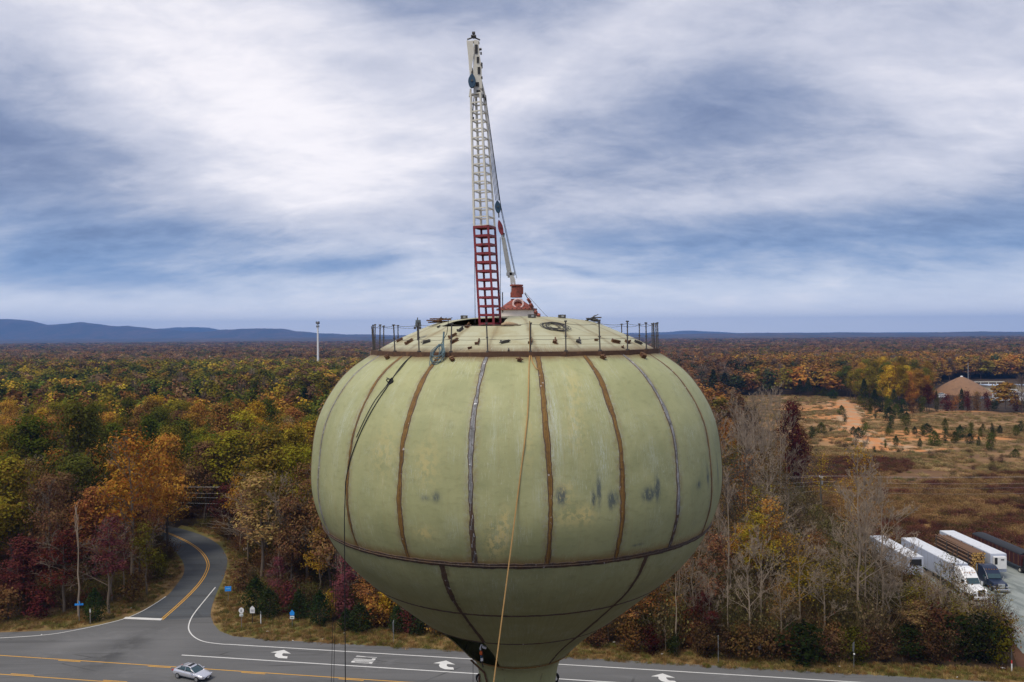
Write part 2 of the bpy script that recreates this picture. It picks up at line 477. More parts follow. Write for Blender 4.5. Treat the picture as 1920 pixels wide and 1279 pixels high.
# the word ONLY, read by traffic heading left: its x runs away from the camera, its height along the lane
s0, t0 = RS(gz((683, 1237.5), 0))
def lt(poly, k):          # letter coordinates (x 0..1, y 0..1)
    wm.poly([RP(s0 + 1.35 - y * 2.7, t0 - 1.05 + (k * .55 + x * .42), .054) for x, y in poly])
def bar(k, x0, y0, x1, y1): lt([(x0, y0), (x1, y0), (x1, y1), (x0, y1)], k)
bar(0, 0, 0, .28, 1); bar(0, .72, 0, 1, 1); bar(0, .28, 0, .72, .16); bar(0, .28, .84, .72, 1)
bar(1, 0, 0, .26, 1); bar(1, .74, 0, 1, 1); lt([(.26, 1), (.26, .72), (.74, 0), (.74, .28)], 1)
bar(2, 0, 0, .28, 1); bar(2, .28, 0, 1, .17)
bar(3, .36, 0, .64, .45); lt([(0, 1), (.36, .45), (.64, .45), (.3, 1)], 3); lt([(.7, 1), (.45, .45), (.64, .45), (1, 1)], 3)
o = wm.build('road_marking_white', M['white_road']); tag(o, kind='structure')
ym = MB()
road_quad(ym, -160, 260, -7.62, -7.47, .052); road_quad(ym, -160, 260, -12.6, -12.45, .052)
for k in range(-12, 22):
    s1 = RS(gz((0, 1228), 0))[0] + 8.7 + k * 12.19
    road_quad(ym, s1, s1 + 3.05, -7.92, -7.77, .052)
    road_quad(ym, s1 - 2.8, s1 + .3, -12.3, -12.15, .052)
yc = smooth([gz(p, 0) for p in [(200, 977), (250, 979), (289, 991), (320, 1002), (354, 1018), (378, 1036), (390, 1057), (385, 1077), (371, 1098), (344, 1126), (302.5, 1163)]], 60)
yc2 = [Vector((p.x + .0, p.y, 0)) for p in yc]
for off in (-.17, .17):
    q = []
    for i, p in enumerate(yc2):
        d = (yc2[min(i + 1, len(yc2) - 1)] - yc2[max(i - 1, 0)]).normalized(); q.append(p + Vector((-d.y, d.x, 0)) * off)
    stripe(ym, q, .15, .056)
for o in (ym.build('road_marking_yellow', M['yellow_road']),): tag(o, kind='structure')
for o in list(C.objects):
    if o.name.startswith('road_marking'):
        o.data.update()
        bm_f = [p.index for p in o.data.polygons if p.normal.z < 0]
        if bm_f:
            import bmesh
            bm = bmesh.new(); bm.from_mesh(o.data); bm.faces.ensure_lookup_table()
            bmesh.ops.reverse_faces(bm, faces=[bm.faces[i] for i in bm_f]); bm.to_mesh(o.data); bm.free()

# ------------------------------------------------------------------ water tower
TX, TY = .146, 33.4
root = empty('water_tower', (TX, TY, 0), 0, 'pale green bulbous water tower with rusty weld seams and one bottom panel cut out', 'water tower')
prof = np.array([[0.63, 5.774], [1.2, 6.653], [2.0, 7.403], [3.2, 8.045], [4.6, 8.304], [6.2, 8.304], [7.5, 7.874], [8.8, 7.043], [10.0, 5.774], [11.2, 4.353], [12.3, 2.991], [13.1, 2.2]])


def spl(zk, rk, z):
    zk = np.asarray(zk); rk = np.asarray(rk); n = len(zk); h = np.diff(zk); A = np.zeros((n, n)); b = np.zeros(n); A[0, 0] = A[-1, -1] = 1
    for i in range(1, n - 1):
        A[i, i - 1] = h[i - 1]; A[i, i] = 2 * (h[i - 1] + h[i]); A[i, i + 1] = h[i]
        b[i] = 3 * ((rk[i + 1] - rk[i]) / h[i] - (rk[i] - rk[i - 1]) / h[i - 1])
    c = np.linalg.solve(A, b); z = np.asarray(z, float)
    i = np.clip(np.searchsorted(zk, z) - 1, 0, n - 2); d = z - zk[i]
    return rk[i] + ((rk[i + 1] - rk[i]) / h[i] - h[i] * (2 * c[i] + c[i + 1]) / 3) * d + c[i] * d * d + (c[i + 1] - c[i]) / (3 * h[i]) * d ** 3


ZA, ZB, ZC, ZD = 7.41, 9.62, 11.41, 13.10
def rad(h): return float(spl(prof[:, 0], prof[:, 1], h))         # h below the camera height
RK, ZK = [0, 1.9, 2.6, 3.4, 3.94, 4.97, 5.774], [.78, .70, .62, .47, .25, -.2, -.63]
def roofz(r): return float(spl(RK, ZK, r))
def TP(phi, r, z): a = R(phi); return Vector((TX + r * math.sin(a), TY - r * math.cos(a), CAMZ + z))
def tank(phi, h, off=0.0): return TP(phi, rad(h) + off, -h)


def tank_hit(px, py, off=0.0):       # the point of the tank wall or roof seen at a pixel
    d = ray(px, py); o = Vector((-TX, -TY, 0)); k = 20.0
    prev = None
    while k < 45:
        p = o + d * k; r = math.hypot(p.x, p.y)
        ins = (r < rad(-p.z)) if -13.1 < p.z < -.63 else (p.z < roofz(r) and r < 5.774 and p.z > -2)
        if ins: break
        k += .02
    else: return None
    p = o + d * (k - off)
    return Vector((p.x + TX, p.y + TY, p.z + CAMZ)), math.degrees(math.atan2(p.x, -p.y)), -p.z


ORG = root.location.copy()
TOFF = Vector((TX, TY, 0))
ROOTS = []
# tank wall
hs = sorted(set([round(x, 3) for x in list(np.linspace(.63, 13.1, 66)) + [ZA, ZB, ZC, ZD]]))
NC = 336
def lathe_shell(name, rows, mat_, skip=None):
    V, F, UV = [], [], []
    for r, h in rows:
        for k in range(NC + 1):
            ph = -180 - 18.2 + k * 360 / NC
            V.append(TP(ph, r, -h) - TOFF)
    for i in range(len(rows) - 1):
        for k in range(NC):
            ph = -180 - 18.2 + (k + .5) * 360 / NC
            if skip and skip(ph, (rows[i][1] + rows[i + 1][1]) / 2, (rows[i][0] + rows[i + 1][0]) / 2): continue
            a = i * (NC + 1) + k; F.append((a, a + NC + 1, a + NC + 2, a + 1))
    me = bpy.data.meshes.new(name); me.from_pydata(V, [], F); me.materials.append(mat_)
    uv = me.uv_layers.new(name='UVMap')
    for l in me.loops:
        k = l.vertex_index % (NC + 1); i = l.vertex_index // (NC + 1)
        uv.data[l.index].uv = ((-180 - 18.2 + k * 360 / NC) / 100.0, -rows[i][1] / 10.0)
    me.polygons.foreach_set('use_smooth', [True] * len(me.polygons)); me.update()
    o = bpy.data.objects.new(name, me); C.objects.link(o); o.parent = root; kids.setdefault(root.name, []).append(o)
    b = o.modifiers.new('plate', 'SOLIDIFY'); b.thickness = .03; b.offset = -1
    return o


# paint
pm = bpy.data.materials.new('faded_green_paint'); pm.use_nodes = True; t = NT(pm.node_tree); p = t.n['Principled BSDF']
uv = t.node('ShaderNodeUVMap').outputs[0]; ux, uy, _ = t.sep(uv); PHI = t.mul(ux, 100.0); ZZ = t.mul(uy, 10.0); co = t.coord('Object')
fine = t.noise(co, 9, 5, .65); mid = t.noise(co, .9, 6, .6, .5); big = t.noise(co, .25, 4, .5)
plates = t.noise(t.xyz(t.mul(PHI, .35), t.mul(ZZ, 5.0), 0), 1.0, 4, .6)        # faint brushed horizontal bands
drip = t.noise(t.xyz(t.mul(PHI, 1.1), t.mul(ZZ, .22), 3.0), 1.0, 5, .65)
base = t.mix(t.ramp(mid, .3, .7), (.262, .278, .136), (.342, .348, .175))
base = t.mix(t.mul(t.ramp(big, .35, .7), .5), base, (.37, .375, .19))
base = t.mix(t.mul(t.ramp(plates, .5, .72), .35), base, (.20, .21, .095))
base = t.mix(t.mul(t.ramp(drip, .52, .75), .35), base, (.30, .25, .105))
base = t.mix(t.mul(t.ramp(fine, .6, .8), .25), base, (.17, .165, .08))
underside_shade = t.mul(t.ramp(ZZ, -7.3, -9.5, 0, 1), t.ramp(drip, .35, .7, .12, .5))  # shade of the bowl's underside painted into the colour, broken by drip streaks
base = t.mix(underside_shade, base, (.225, .228, .095))
roofm = t.ramp(ZZ, -.75, -.5)
base = t.mix(t.mul(roofm, .75), base, t.mix(t.ramp(mid, .35, .7), (.46, .455, .33), (.38, .35, .23)))
# rust bleeding along the seams
uu = t.div(t.sub(PHI, 6.9), 17.143)
dseam = t.mul(t.m('ABSOLUTE', t.sub(t.m('FRACT', t.add(uu, .5)), .5)), 17.143)          # degrees from the nearest upper seam
upper = t.ramp(ZZ, -7.45, -7.38); uprim = t.ramp(ZZ, -.2, -.45)
hn = t.noise(co, 3.0, 6, .7, .5); hn2 = t.noise(co, 11, 4, .7)
halo = t.mul(t.ramp(dseam, .8, 2.4, 1, 0), upper)
base = t.mix(t.mul(t.mul(halo, uprim), t.ramp(hn2, .45, .68, 0, .55)), base, (.33, .35, .34))
base = t.mix(t.mul(t.mul(t.ramp(dseam, .5, 2.3, 1, 0), upper), t.ramp(hn, .35, .65, .1, .55)), base, (.17, .105, .035))
low = t.div(t.sub(PHI, -18.2), 51.43)
dl = t.mul(t.m('ABSOLUTE', t.sub(t.m('FRACT', t.add(low, .5)), .5)), 51.43)
base = t.mix(t.mul(t.mul(t.ramp(dl, .5, 2.2, 1, 0), t.ramp(ZZ, -7.3, -7.5)), t.ramp(hn, .4, .7, 0, .8)), base, (.10, .06, .03))
da = t.add(ZZ, ZA)                                                                # above ring A: positive
ra = t.mul(t.ramp(da, 0.0, t.add(.12, t.mul(hn, .65)), 1, 0), t.ramp(da, -.12, -.02))
base = t.mix(t.mul(ra, .85), base, t.mix(hn2, (.16, .075, .02), (.24, .15, .05)))
dr = t.m('ABSOLUTE', t.add(ZZ, .66))
base = t.mix(t.mul(t.ramp(dr, .05, t.add(.1, t.mul(hn, .4)), 1, 0), .8), base, (.15, .085, .04))
base = t.mix(t.mul(t.mul(t.ramp(dseam, .25, .7, 1, 0), roofm), .55), base, (.22, .19, .12))
base = t.mix(t.mul(t.mul(t.ramp(mid, .5, .7), roofm), .35), base, (.30, .24, .13))
for zr in (.36, .05):
    base = t.mix(t.mul(t.mul(t.ramp(t.m('ABSOLUTE', t.add(ZZ, zr - .0)), .0, .03, 1, 0), .6), roofm), base, (.22, .18, .10))
# pale scuffs
sc1 = t.noise(t.xyz(t.mul(PHI, 1.2), t.mul(ZZ, 1.3), 0), 2.2, 7, .75, .8)
scm = t.noise(co, .45, 3, .5)
base = t.mix(t.mul(t.mul(t.ramp(sc1, .56, .64), t.ramp(scm, .42, .58)), .6), base, (.46, .47, .33))
ysp = t.noise(t.xyz(t.mul(PHI, 1.0), t.mul(ZZ, 5.5), 7.0), .9, 5, .7)
ym_ = None
for (px, py, sx, sy, k) in ((930, 1012, 2.2, .55, 1), (948, 985, 1.0, .5, .9), (1058, 925, 2.0, .35, .75), (1100, 965, 2.0, .3, .75), (1065, 970, 3, .3, .6), (795, 1000, 2.4, .22, .7), (720, 850, 4, .8, .4), (800, 870, 3, .7, .5), (1075, 720, 2.5, .7, .35), (1080, 800, 2.4, .8, .35), (990, 820, 1.5, 1.0, .3)):
    hit = tank_hit(px, py); g = t.mul(t.gauss(PHI, ZZ, hit[1], -hit[2], sx, sy), k); ym_ = g if ym_ is None else t.add(ym_, g)
base = t.mix(t.m('MINIMUM', t.mul(t.mul(ym_, t.ramp(ysp, .44, .54)), 1.3), 1.0), base, (.50, .43, .19))
# remains of scrubbed-off dark lettering
sm = None
for (px, py, sx, sy, k) in ((1052, 930, 1.1, .28, .9), (1123, 920, .5, .42, 1.0), (1113, 935, .5, .25, .8), (1150, 935, 1.3, .22, .7), (1146, 942, .6, .25, .6), (1216, 927, 1.6, .20, 1.1), (1233, 915, .8, .40, .9),
                            (1310, 909, 1.2, .14, .6), (1327, 893, .7, .32, .8), (1346, 885, .6, .5, .6), (797, 934, 1.0, .10, .45), (818, 932, 1.0, .16, .6), (1195, 1022, 1.5, .05, .5)):
    hit = tank_hit(px, py); g = t.mul(t.gauss(PHI, ZZ, hit[1], -hit[2], sx, sy), k); sm = g if sm is None else t.add(sm, g)
sn = t.noise(t.xyz(t.mul(PHI, .9), t.mul(ZZ, 2.2), 0), 1.6, 6, .75)
base = t.mix(t.m('MINIMUM', t.mul(sm, t.ramp(sn, .36, .56, .3, 1.6)), .92), base, (.075, .095, .095))
# thin pale scratches and runs
sx_ = t.noise(t.xyz(t.mul(PHI, 2.0), t.mul(ZZ, .5), 11.0), 1.6, 3, .6, 1.2)
scr = t.mul(t.ramp(t.m('ABSOLUTE', t.sub(sx_, .5)), .004, .014, 1, 0), t.ramp(t.noise(co, .8, 3, .5), .50, .62))
base = t.mix(t.mul(scr, .75), base, (.48, .52, .42))
for (px, py, sx, sy, k) in ((880, 850, .9, 1.2, .9), (925, 830, 1.0, .8, .5), (1040, 800, 1.6, 1.5, .9), (1075, 790, 1.0, 1.6, .6), (1130, 860, 1.6, .8, .9), (975, 850, .9, .9, .6), (1225, 850, 1.2, .6, .6), (640, 800, 1.5, 1.6, .5), (745, 720, 1.2, .7, .4), (1010, 930, 1.5, .8, .4), (850, 990, 2, .5, .5)):
    hit = tank_hit(px, py); g = t.mul(t.gauss(PHI, ZZ, hit[1], -hit[2], sx, sy), k)
    st_ = t.noise(t.xyz(t.mul(PHI, 3.0), t.mul(ZZ, .9), float(px)), 1.5, 4, .65, .5)
    base = t.mix(t.mul(g, t.mul(t.ramp(t.m('ABSOLUTE', t.sub(st_, .5)), .008, .05, 1, 0), .9)), base, (.50, .55, .47))
t.put(p.inputs['Base Color'], base); p.inputs['Roughness'].default_value = .62; p.inputs['Specular IOR Level'].default_value = .35
b = t.node('ShaderNodeBump'); b.inputs['Strength'].default_value = .35; b.inputs['Distance'].default_value = .03
t.put(b.inputs['Height'], t.add(t.mul(plates, .5), t.mul(hn2, .25))); t.l.new(b.outputs[0], p.inputs['Normal'])


def hole(ph, h, r):
    q = (ph + 360) % 360
    return h > ZC and (360 - 69.63) < q < (360 - 18.2)


wall = lathe_shell('tank_wall', [(rad(h), h) for h in hs], pm, hole)
wall['label'] = 'tank wall with rusty vertical weld seams and a dark cut-out panel at the bottom'
rr = sorted(set([round(x, 3) for x in list(np.linspace(.6, 5.774, 40)) + [2.2, 3.75]]), reverse=True)
def rhole(ph, h, r):
    q = ((ph + 180) % 360) - 180
    return -50 < q < -7 and 2.2 < r < 3.75
lathe_shell('roof', [(r, -roofz(r)) for r in rr] + [(.02, -roofz(.02))], pm, rhole)
# pedestal: flared neck, shaft, bell base
pr = [(2.2, 13.1), (1.98, 13.25), (1.80, 13.5), (1.68, 13.85), (1.60, 14.3), (1.56, 15.2), (1.54, 17)] + [(1.54, x) for x in np.linspace(19, 33, 8)] + [(1.7, 35), (2.1, 37), (2.8, 38.6), (3.6, 40.0)]
o = lathe_shell('pedestal', pr, pm)


# weld seams: ragged raised strips of stripped and rusted steel
def seam_mat(name, c1, c2, c3, speck):
    m = bpy.data.materials.new(name); m.use_nodes = True; t = NT(m.node_tree); p = t.n['Principled BSDF']
    co = t.coord('Object'); a = t.noise(co, 2.2, 6, .7, .4); b = t.noise(co, 13, 4, .7); st = t.noise(t.vscale(co, (1, 1, .35)), 16, 5, .7)
    c = t.mix(t.ramp(a, .35, .65), c1, c2); c = t.mix(t.ramp(st, .5, .7), c, c3)
    c = t.mix(t.mul(t.ramp(t.noise(co, 5.5, 2, .5), .69, .73), speck), c, (.75, .75, .74))
    t.put(p.inputs['Base Color'], c); p.inputs['Roughness'].default_value = .75
    bb = t.node('ShaderNodeBump'); bb.inputs['Strength'].default_value = .6; bb.inputs['Distance'].default_value = .03; t.put(bb.inputs['Height'], b); t.l.new(bb.outputs[0], p.inputs['Normal'])
    return m


SB = seam_mat('rusted_weld', (.14, .070, .017), (.21, .115, .022), (.085, .045, .018), .35)
SG = seam_mat('bare_steel_weld', (.15, .15, .152), (.28, .285, .295), (.07, .06, .055), 1.0)
SD = seam_mat('dark_weld', (.055, .04, .032), (.09, .05, .025), (.12, .09, .08), .4)
rng = random.Random(5)


def meridian(name, ph, h0, h1, wd, m, off=.02, taper=None):
    mb = MB(); n = int((h1 - h0) / .12); jl = jr = 0
    for i in range(n + 1):
        h = h0 + (h1 - h0) * i / n; r = rad(h)
        jl = jl * .6 + rng.uniform(-.02, .02); jr = jr * .6 + rng.uniform(-.02, .02)
        wv = wd * (1 + .15 * math.sin(h * 1.7 + ph)) * (taper(h) if taper else 1)
        cc = .03 * math.sin(h * 1.1 + ph * 3)
        for kk, (dx, of) in enumerate(((-wv / 2 + jl, .0), (-wv / 2 + jl + .03, off), (-.02, off * .8), (0, off * 1.8), (.02, off * .8), (wv / 2 + jr - .03, off), (wv / 2 + jr, .0))):
            mb.v.append(tank(ph + math.degrees((dx + cc) / r), h, of) - TOFF)
        if i:
            b0 = (i - 1) * 7; b1 = i * 7
            for kk in range(6): mb.f.append((b0 + kk, b1 + kk, b1 + kk + 1, b0 + kk + 1))
    o = mb.build(name, [m, SD], root)
    if wd > .1:
        for i_, pl in enumerate(o.data.polygons): pl.material_index = 1 if i_ % 6 in (0, 5) or (m is SG and i_ // 6 > (h1 - h0) / .12 * (.68 if ph < 0 else .8) and (i_ * 7919) % 5) else 0
    return o


def ring(name, h, wd, m, off=.02, a0=-180, a1=180):
    mb = MB(); n = int(abs(a1 - a0) / 1.0)
    for i in range(n + 1):
        ph = a0 + (a1 - a0) * i / n; j = rng.uniform(-.25, .25) * wd * .4; j2 = rng.uniform(-.25, .25) * wd * .4
        mn, mx = .64, 13.09
        for dh, of in ((-wd / 2 + j, 0), (-wd / 2 + j + .015, off), (-.015, off), (0, off * 2.2), (.015, off), (wd / 2 + j2 - .015, off), (wd / 2 + j2, 0)):
            hh = h + dh; r = rad(min(max(hh, mn), mx)); mb.v.append(TP(ph, r + of, -hh) - TOFF)
        if i:
            b0 = (i - 1) * 7; b1 = i * 7
            for kk in range(6): mb.f.append((b0 + kk + 1, b1 + kk + 1, b1 + kk, b0 + kk))
    return mb.build(name, m, root)


kinds = {-3: (.07, SD), -2: (.12, SB), -1: (.21, SB), 0: (.0, None)}
seams = {-4: (.055, SG), -3: (.13, SB), -2: (.185, SB), -1: (.18, SG), 0: (.185, SB), 1: (.19, SB), 2: (.17, SG), 3: (.11, SB)}
for k in range(-10, 11):
    wd, m = seams.get(k, (.18, SB if k % 3 else SG))
    o = meridian('weld_seam', 6.9 + 17.143 * k, .72, ZA - .05, wd, m, .014)
    if k in (-1, 2): o['label'] = 'bare grey weld seam, the %s of the two broad grey ones' % ('left' if k == -1 else 'right')
    else: o['label'] = 'rusty brown vertical weld seam on the tank wall'
for k in range(7):
    o = meridian('lower_weld_seam', -18.2 + 51.43 * k, ZA + .08, ZC if k == 0 else ZD - .05, .15, SD, .014, lambda h: 1.15 - .06 * (h - ZA))
ring('ring_seam', ZA, .19, SD, .022); ring('ring_seam', ZB, .09, SD, .012); ring('ring_seam', ZC, .08, SD, .012); ring('ring_seam', ZD - .03, .08, SB, .012)

# rim: rusty angle iron in straight lengths
mb = MB(); nr = 27; prev = None
for k in range(nr):
    a0 = -9.6 + 13.333 * k + rng.uniform(-.3, .3); a1 = a0 + 13.333; dz = rng.uniform(-.015, .015)
    for ra_, rb_, z0, z1 in ((5.80, 5.98, -.585, -.565), (5.955, 5.98, -.76, -.585)):
        q = []
        for a in (a0, a1):
            for r in (ra_, rb_):
                for z in (z0, z1): q.append(TP(a, r, z + dz) - TOFF)
        b = len(mb.v); mb.v += q
        for f in ((0, 1, 3, 2), (4, 6, 7, 5), (0, 4, 5, 1), (2, 3, 7, 6), (1, 5, 7, 3), (0, 2, 6, 4)): mb.f.append(tuple(b + i for i in f))
o = mb.build('rim_angle', mat('rim_rust', (.085, .042, .024), .85, 0, .25, 3, (.16, .08, .04), (.5, .7), 2.5, .4, 12), root); o['label'] = 'rusty brown angle iron ring round the roof edge'
# guard posts and wires
for k in range(nr):
    a = -9.6 + 13.333 * k + (1.0 if k == 1 else 0); r = 5.9
    lean = rng.uniform(-1, 1) * .04; hgt = 1.16 + rng.uniform(-.03, .05)
    mb = MB(); p0 = TP(a, r, -.70) - TOFF; p1 = TP(a + lean * 10, r + rng.uniform(-.03, .03), -.70 + hgt) - TOFF
    mb.tube([p0, p1], .026, 6); mb.box(p1 + Vector((0, 0, -.02)), (.08, .08, .05), R(a)); mb.box(p0 + Vector((0, 0, .12)), (.10, .10, .10), R(a)); mb.box(p0.lerp(p1, .55), (.07, .07, .04), R(a))
    mb.build('guard_post', M['steel_dark'], root)
for k in range(-7, -1):
    if k in (-6, -5):
        a = -9.6 + 13.333 * k + 4
        MB().tube([TP(a, 5.9, -.7) - TOFF, TP(a + 1.2, 5.95, .42) - TOFF], .024, 6).build('guard_post', M['steel_dark'], root)
MB().tube([TP(66, 5.9, -.7) - TOFF, TP(63.5, 5.95, .45) - TOFF], .03, 6).build('guard_post', M['steel_dark'], root)
mb = MB()
for zt, sag in ((.40, .05), (-.12, .035)):
    for k in range(nr):
        a0 = -9.6 + 13.333 * k; pts = []
        for i in range(7):
            u = i / 6; pts.append(TP(a0 + 13.333 * u, 5.9 - .04 * math.sin(math.pi * u), zt - sag * 4 * u * (1 - u)) - TOFF)
        mb.tube(pts, .007, 4, False)
mb.build('guard_wire', M['steel_dark'], root)


# lifting lugs and brackets welded on the roof and shoulder
def bracket(p, nrm, rot, s=1.0, style=0):
    mb = MB(); up = nrm.normalized(); t1 = up.orthogonal().normalized(); t1 = Matrix.Rotation(rot, 3, up) @ t1; t2 = up.cross(t1)
    Mx = Matrix((t1, t2, up)).transposed()
    if style == 0:
        mb.box(p + up * .02, (.36 * s, .16 * s, .03), rot=Mx)
        mb.box(p + up * .08 + t1 * .05 * s, (.26 * s, .03, .13 * s), rot=Mx)
        mb.box(p + up * .07 - t1 * .10 * s + t2 * .06 * s, (.05, .14 * s, .11 * s), rot=Mx)
        mb.tube([p + up * .1 - t1 * .2 * s, p + up * .09 + t1 * .22 * s], .02, 5)
    else:
        mb.box(p + up * .07, (.14 * s, .20 * s, .12 * s), rot=Mx); mb.box(p + up * .14, (.18 * s, .05, .03), rot=Mx); mb.tube([p + up * .1 - t2 * .13, p + up * .1 + t2 * .13], .025, 6)
    return mb


def nrm_at(p):
    v = Vector((p.x - TX, p.y - TY, 0)); r = v.length
    if p.z - CAMZ > -.63:
        dz = (roofz(r + .02) - roofz(max(r - .02, 0))) / .04; return (v.normalized() * -dz + Vector((0, 0, 1))).normalized()
    h = CAMZ - p.z; dr_ = (rad(h + .02) - rad(max(h - .02, .63))) / .04
    return (v.normalized() + Vector((0, 0, dr_))).normalized()


LUG = [(195, 345, .9), (265, 335, .8), (325, 345, 1), (430, 345, .9), (605, 340, .9), (595, 310, 1), (645, 268, .9), (690, 243, .9), (755, 347, 1), (915, 348, 1), (1080, 345, .9), (1230, 340, 1), (1375, 338, 1), (1600, 343, 1), (1680, 345, 1), (1738, 348, .9), (1645, 375, .5), (400, 255, .4), (510, 250, .4), (1480, 333, .4), (700, 382, .4), (940, 395, .3)]
for i, (zx, zy, s) in enumerate(LUG):
    hit = tank_hit(670 + zx / 3.31, 540 + zy / 3.31)
    if hit is None: continue
    bracket(hit[0] - TOFF, nrm_at(hit[0]), rng.uniform(-.9, .9), s).build('lifting_lug', M['rust'] if i % 3 else M['steel_dark'], root)
for zx, zy, s in ((190, 438, 1), (590, 450, .9), (1007, 456, .7), (1520, 438, .9), (1768, 428, 1.2), (60, 428, .8)):
    hit = tank_hit(670 + zx / 3.31, 540 + zy / 3.31)
    if hit: bracket(hit[0] - TOFF, nrm_at(hit[0]), rng.uniform(-.5, .5), s, 1).build('shoulder_clip', M['rust'], root)
# plate edge strips on the roof: a raised lap from rear right
pts = [tank_hit(670 + x / 3.31, 540 + y / 3.31, .03) for x, y in ((1175, 208), (1250, 225), (1330, 245), (1400, 270), (1480, 300))]
MB().tube([h[0] - TOFF for h in pts if h], .03, 5).build('roof_lap', M['steel_dark'], root)

# roof vent: white drum, red cone, round port
vent = empty('roof_vent', (TX + .06, TY, CAMZ + .55), 0, 'white vent drum with red-brown cone cap and round port on the tank roof', 'vent')
VB = vent.location.copy()
mb = MB(); mb.lathe([(.76, 0), (.76, .50)], 40, cap=False); mb.lathe([(.80, .0), (.80, .06), (.76, .06)], 40); mb.build('drum', mat('white_drum', (.78, .70, .64), .5, 0, .1, 4, (.40, .25, .18), (.58, .75), 5), vent, True)
mb = MB(); mb.lathe([(.76, .50), (.86, .50), (.86, .535), (.80, .54), (.24, .93), (.24, .98)], 40, cap=True); cone = mb.build('cone_cap', M['brickred'], vent)
mb = MB()
for k in range(28):
    a = 2 * math.pi * k / 28; MB().box((.83 * math.cos(a), .83 * math.sin(a), .555), (.04, .04, .03), a).build('bolt', M['steel_dark'], cone)
mb = MB(); c0 = Vector((.05, -.46, .70)); ax = Vector((.05, -.86, .42)).normalized()
T1 = ax.orthogonal().normalized(); T2 = ax.cross(T1)
def circ(c, r, n=28): return [c + (T1 * math.cos(2 * math.pi * k / n) + T2 * math.sin(2 * math.pi * k / n)) * r for k in range(n)]
rings = [circ(c0 - ax * .1, .24), circ(c0 + ax * .16, .24), circ(c0 + ax * .16, .18), circ(c0 - ax * .05, .18)]
b = 0
for rg in rings: mb.v += rg
for i in range(3):
    for k in range(28): mb.f.append((i * 28 + k, i * 28 + (k + 1) % 28, (i + 1) * 28 + (k + 1) % 28, (i + 1) * 28 + k))
mb.build('port_ring', mat('pale_pink_paint', (.72, .50, .46), .5, 0, .1, 5), vent, True)
mb = MB(); mb.poly(circ(c0 - ax * .03, .18)); mb.build('port_cover', M['brickred'], vent)

# ------------------------------------------------------------------ derrick: lattice mast on the tank, with its stiff arm
Ym = 30.7
mast = empty('lattice_mast', W(918, 606, Ym), 0, 'tall slender lattice mast, white above and dark red below, rising from the tank roof', 'crane mast')
MO = mast.location.copy()
def mp(px, py, Y=Ym): return W(px, py, Y) - MO
bot = mp(921, 640); mid_ = mp(908.5, 427); top = mp(896.5, 178)
th = R(-25)


def truss(name, p0, p1, w0, w1, n, chord, rung, m):
    mb = MB(); d = (p1 - p0)
    def corner(u, k, sc_=1):
        a = th + math.pi / 4 + k * math.pi / 2; ww = (w0 + (w1 - w0) * u) / math.sqrt(2); c = p0 + d * u
        return c + Vector((math.cos(a) * ww, math.sin(a) * ww, 0))
    for k in range(4):
        a, b_ = corner(0, k), corner(1, k); seg = (b_ - a)
        q = seg.to_track_quat('Z', 'Y').to_matrix() @ Matrix.Rotation(th, 3, 'Z')
        mb.box((a + b_) / 2, (chord, chord, seg.length), rot=seg.to_track_quat('Z', 'X').to_matrix())
    for i in range(n + 1):
        u = i / n
        for k in range(4):
            a, b_ = corner(u, k), corner(u, (k + 1) % 4); seg = b_ - a
            mb.box((a + b_) / 2, (rung, rung * 1.15, seg.length), rot=seg.to_track_quat('Z', 'Y').to_matrix())
    return mb, corner


mb, cr_ = truss('x', bot, mid_, .60, .60, 13, .085, .075, None); low_s = mb.build('lower_section', M['maroon'], mast); low_s['label'] = 'dark red lattice section of the mast'
mb, cr_ = truss('x', mid_ + Vector((0, 0, .05)), top, .585, .41, 15, .072, .042, None)
u_s = mb.build('upper_section', M['cream'], mast); u_s['label'] = 'white lattice section of the mast'
mb = MB(); mb.box(mid_ + Vector((0, 0, .02)), (.66, .66, .05), th); mb.build('splice_plate', M['maroon'], mast)
# mast head
h0, h1 = mp(896, 182), mp(889.5, 78)
mb = MB(); d = h1 - h0

def hp(px, py, dy=0.0): return mp(px, py, Ym + dy)
for dy in (-.15, .11):
    mb.prism([hp(888, 182, dy), hp(887, 140, dy), hp(887.5, 110, dy), hp(889, 74, dy), hp(897, 76, dy), hp(899, 100, dy), hp(903, 125, dy), hp(903.5, 150, dy), hp(905, 182, dy)], (0, .04, 0))
for y_ in (80, 97, 114, 140, 160, 178): mb.box(hp(895 + (y_ - 80) * .02, y_), (.16, .26, .05))
mb.prism([hp(876, 77, -.2), hp(887, 76, -.2), hp(889, 100, -.2), hp(885, 122, -.2), hp(885, 141, -.2), hp(881, 141, -.2), hp(879, 104, -.2)], (0, .03, 0))
mb.tube([hp(876, 76, .1), hp(879, 104, .1), hp(882, 141, 0)], .03, 6); mb.box(hp(883, 79, -.06), (.24, .2, .05)); mb.box(hp(884, 103, -.06), (.16, .2, .05))
mb.build('mast_head', M['cream'], mast, bevel=.008)
for (px_, py_, w_, h_) in ((893, 92, .10, .34), (896, 112, .09, .22), (898, 132, .10, .26), (895, 158, .12, .16), (897, 172, .14, .12)):
    MB().box(hp(px_, py_, -.165), (w_, .02, h_)).build('recess_shade', M['black'], mast)  # black boxes on the plate stand in for shade inside recesses
for (py_, w_) in ((100, .18), (122, .16), (146, .2), (168, .22)): MB().box(hp(902 + (py_ - 100) * .03, py_, -.1), (.06, .14, .07)).build('lug', M['steel_dark'], mast)
mb = MB(); mb.tube([mp(876, 74), mp(888, 70), mp(900, 75)], .03, 6); mb.tube([mp(888, 72), mp(888.5, 61)], [.05, .03], 8); mb.box(mp(888, 68), (.2, .16, .05)); mb.box(mp(888, 62), (.12, .12, .07))
mb.build('finial', M['steel_dark'], mast)
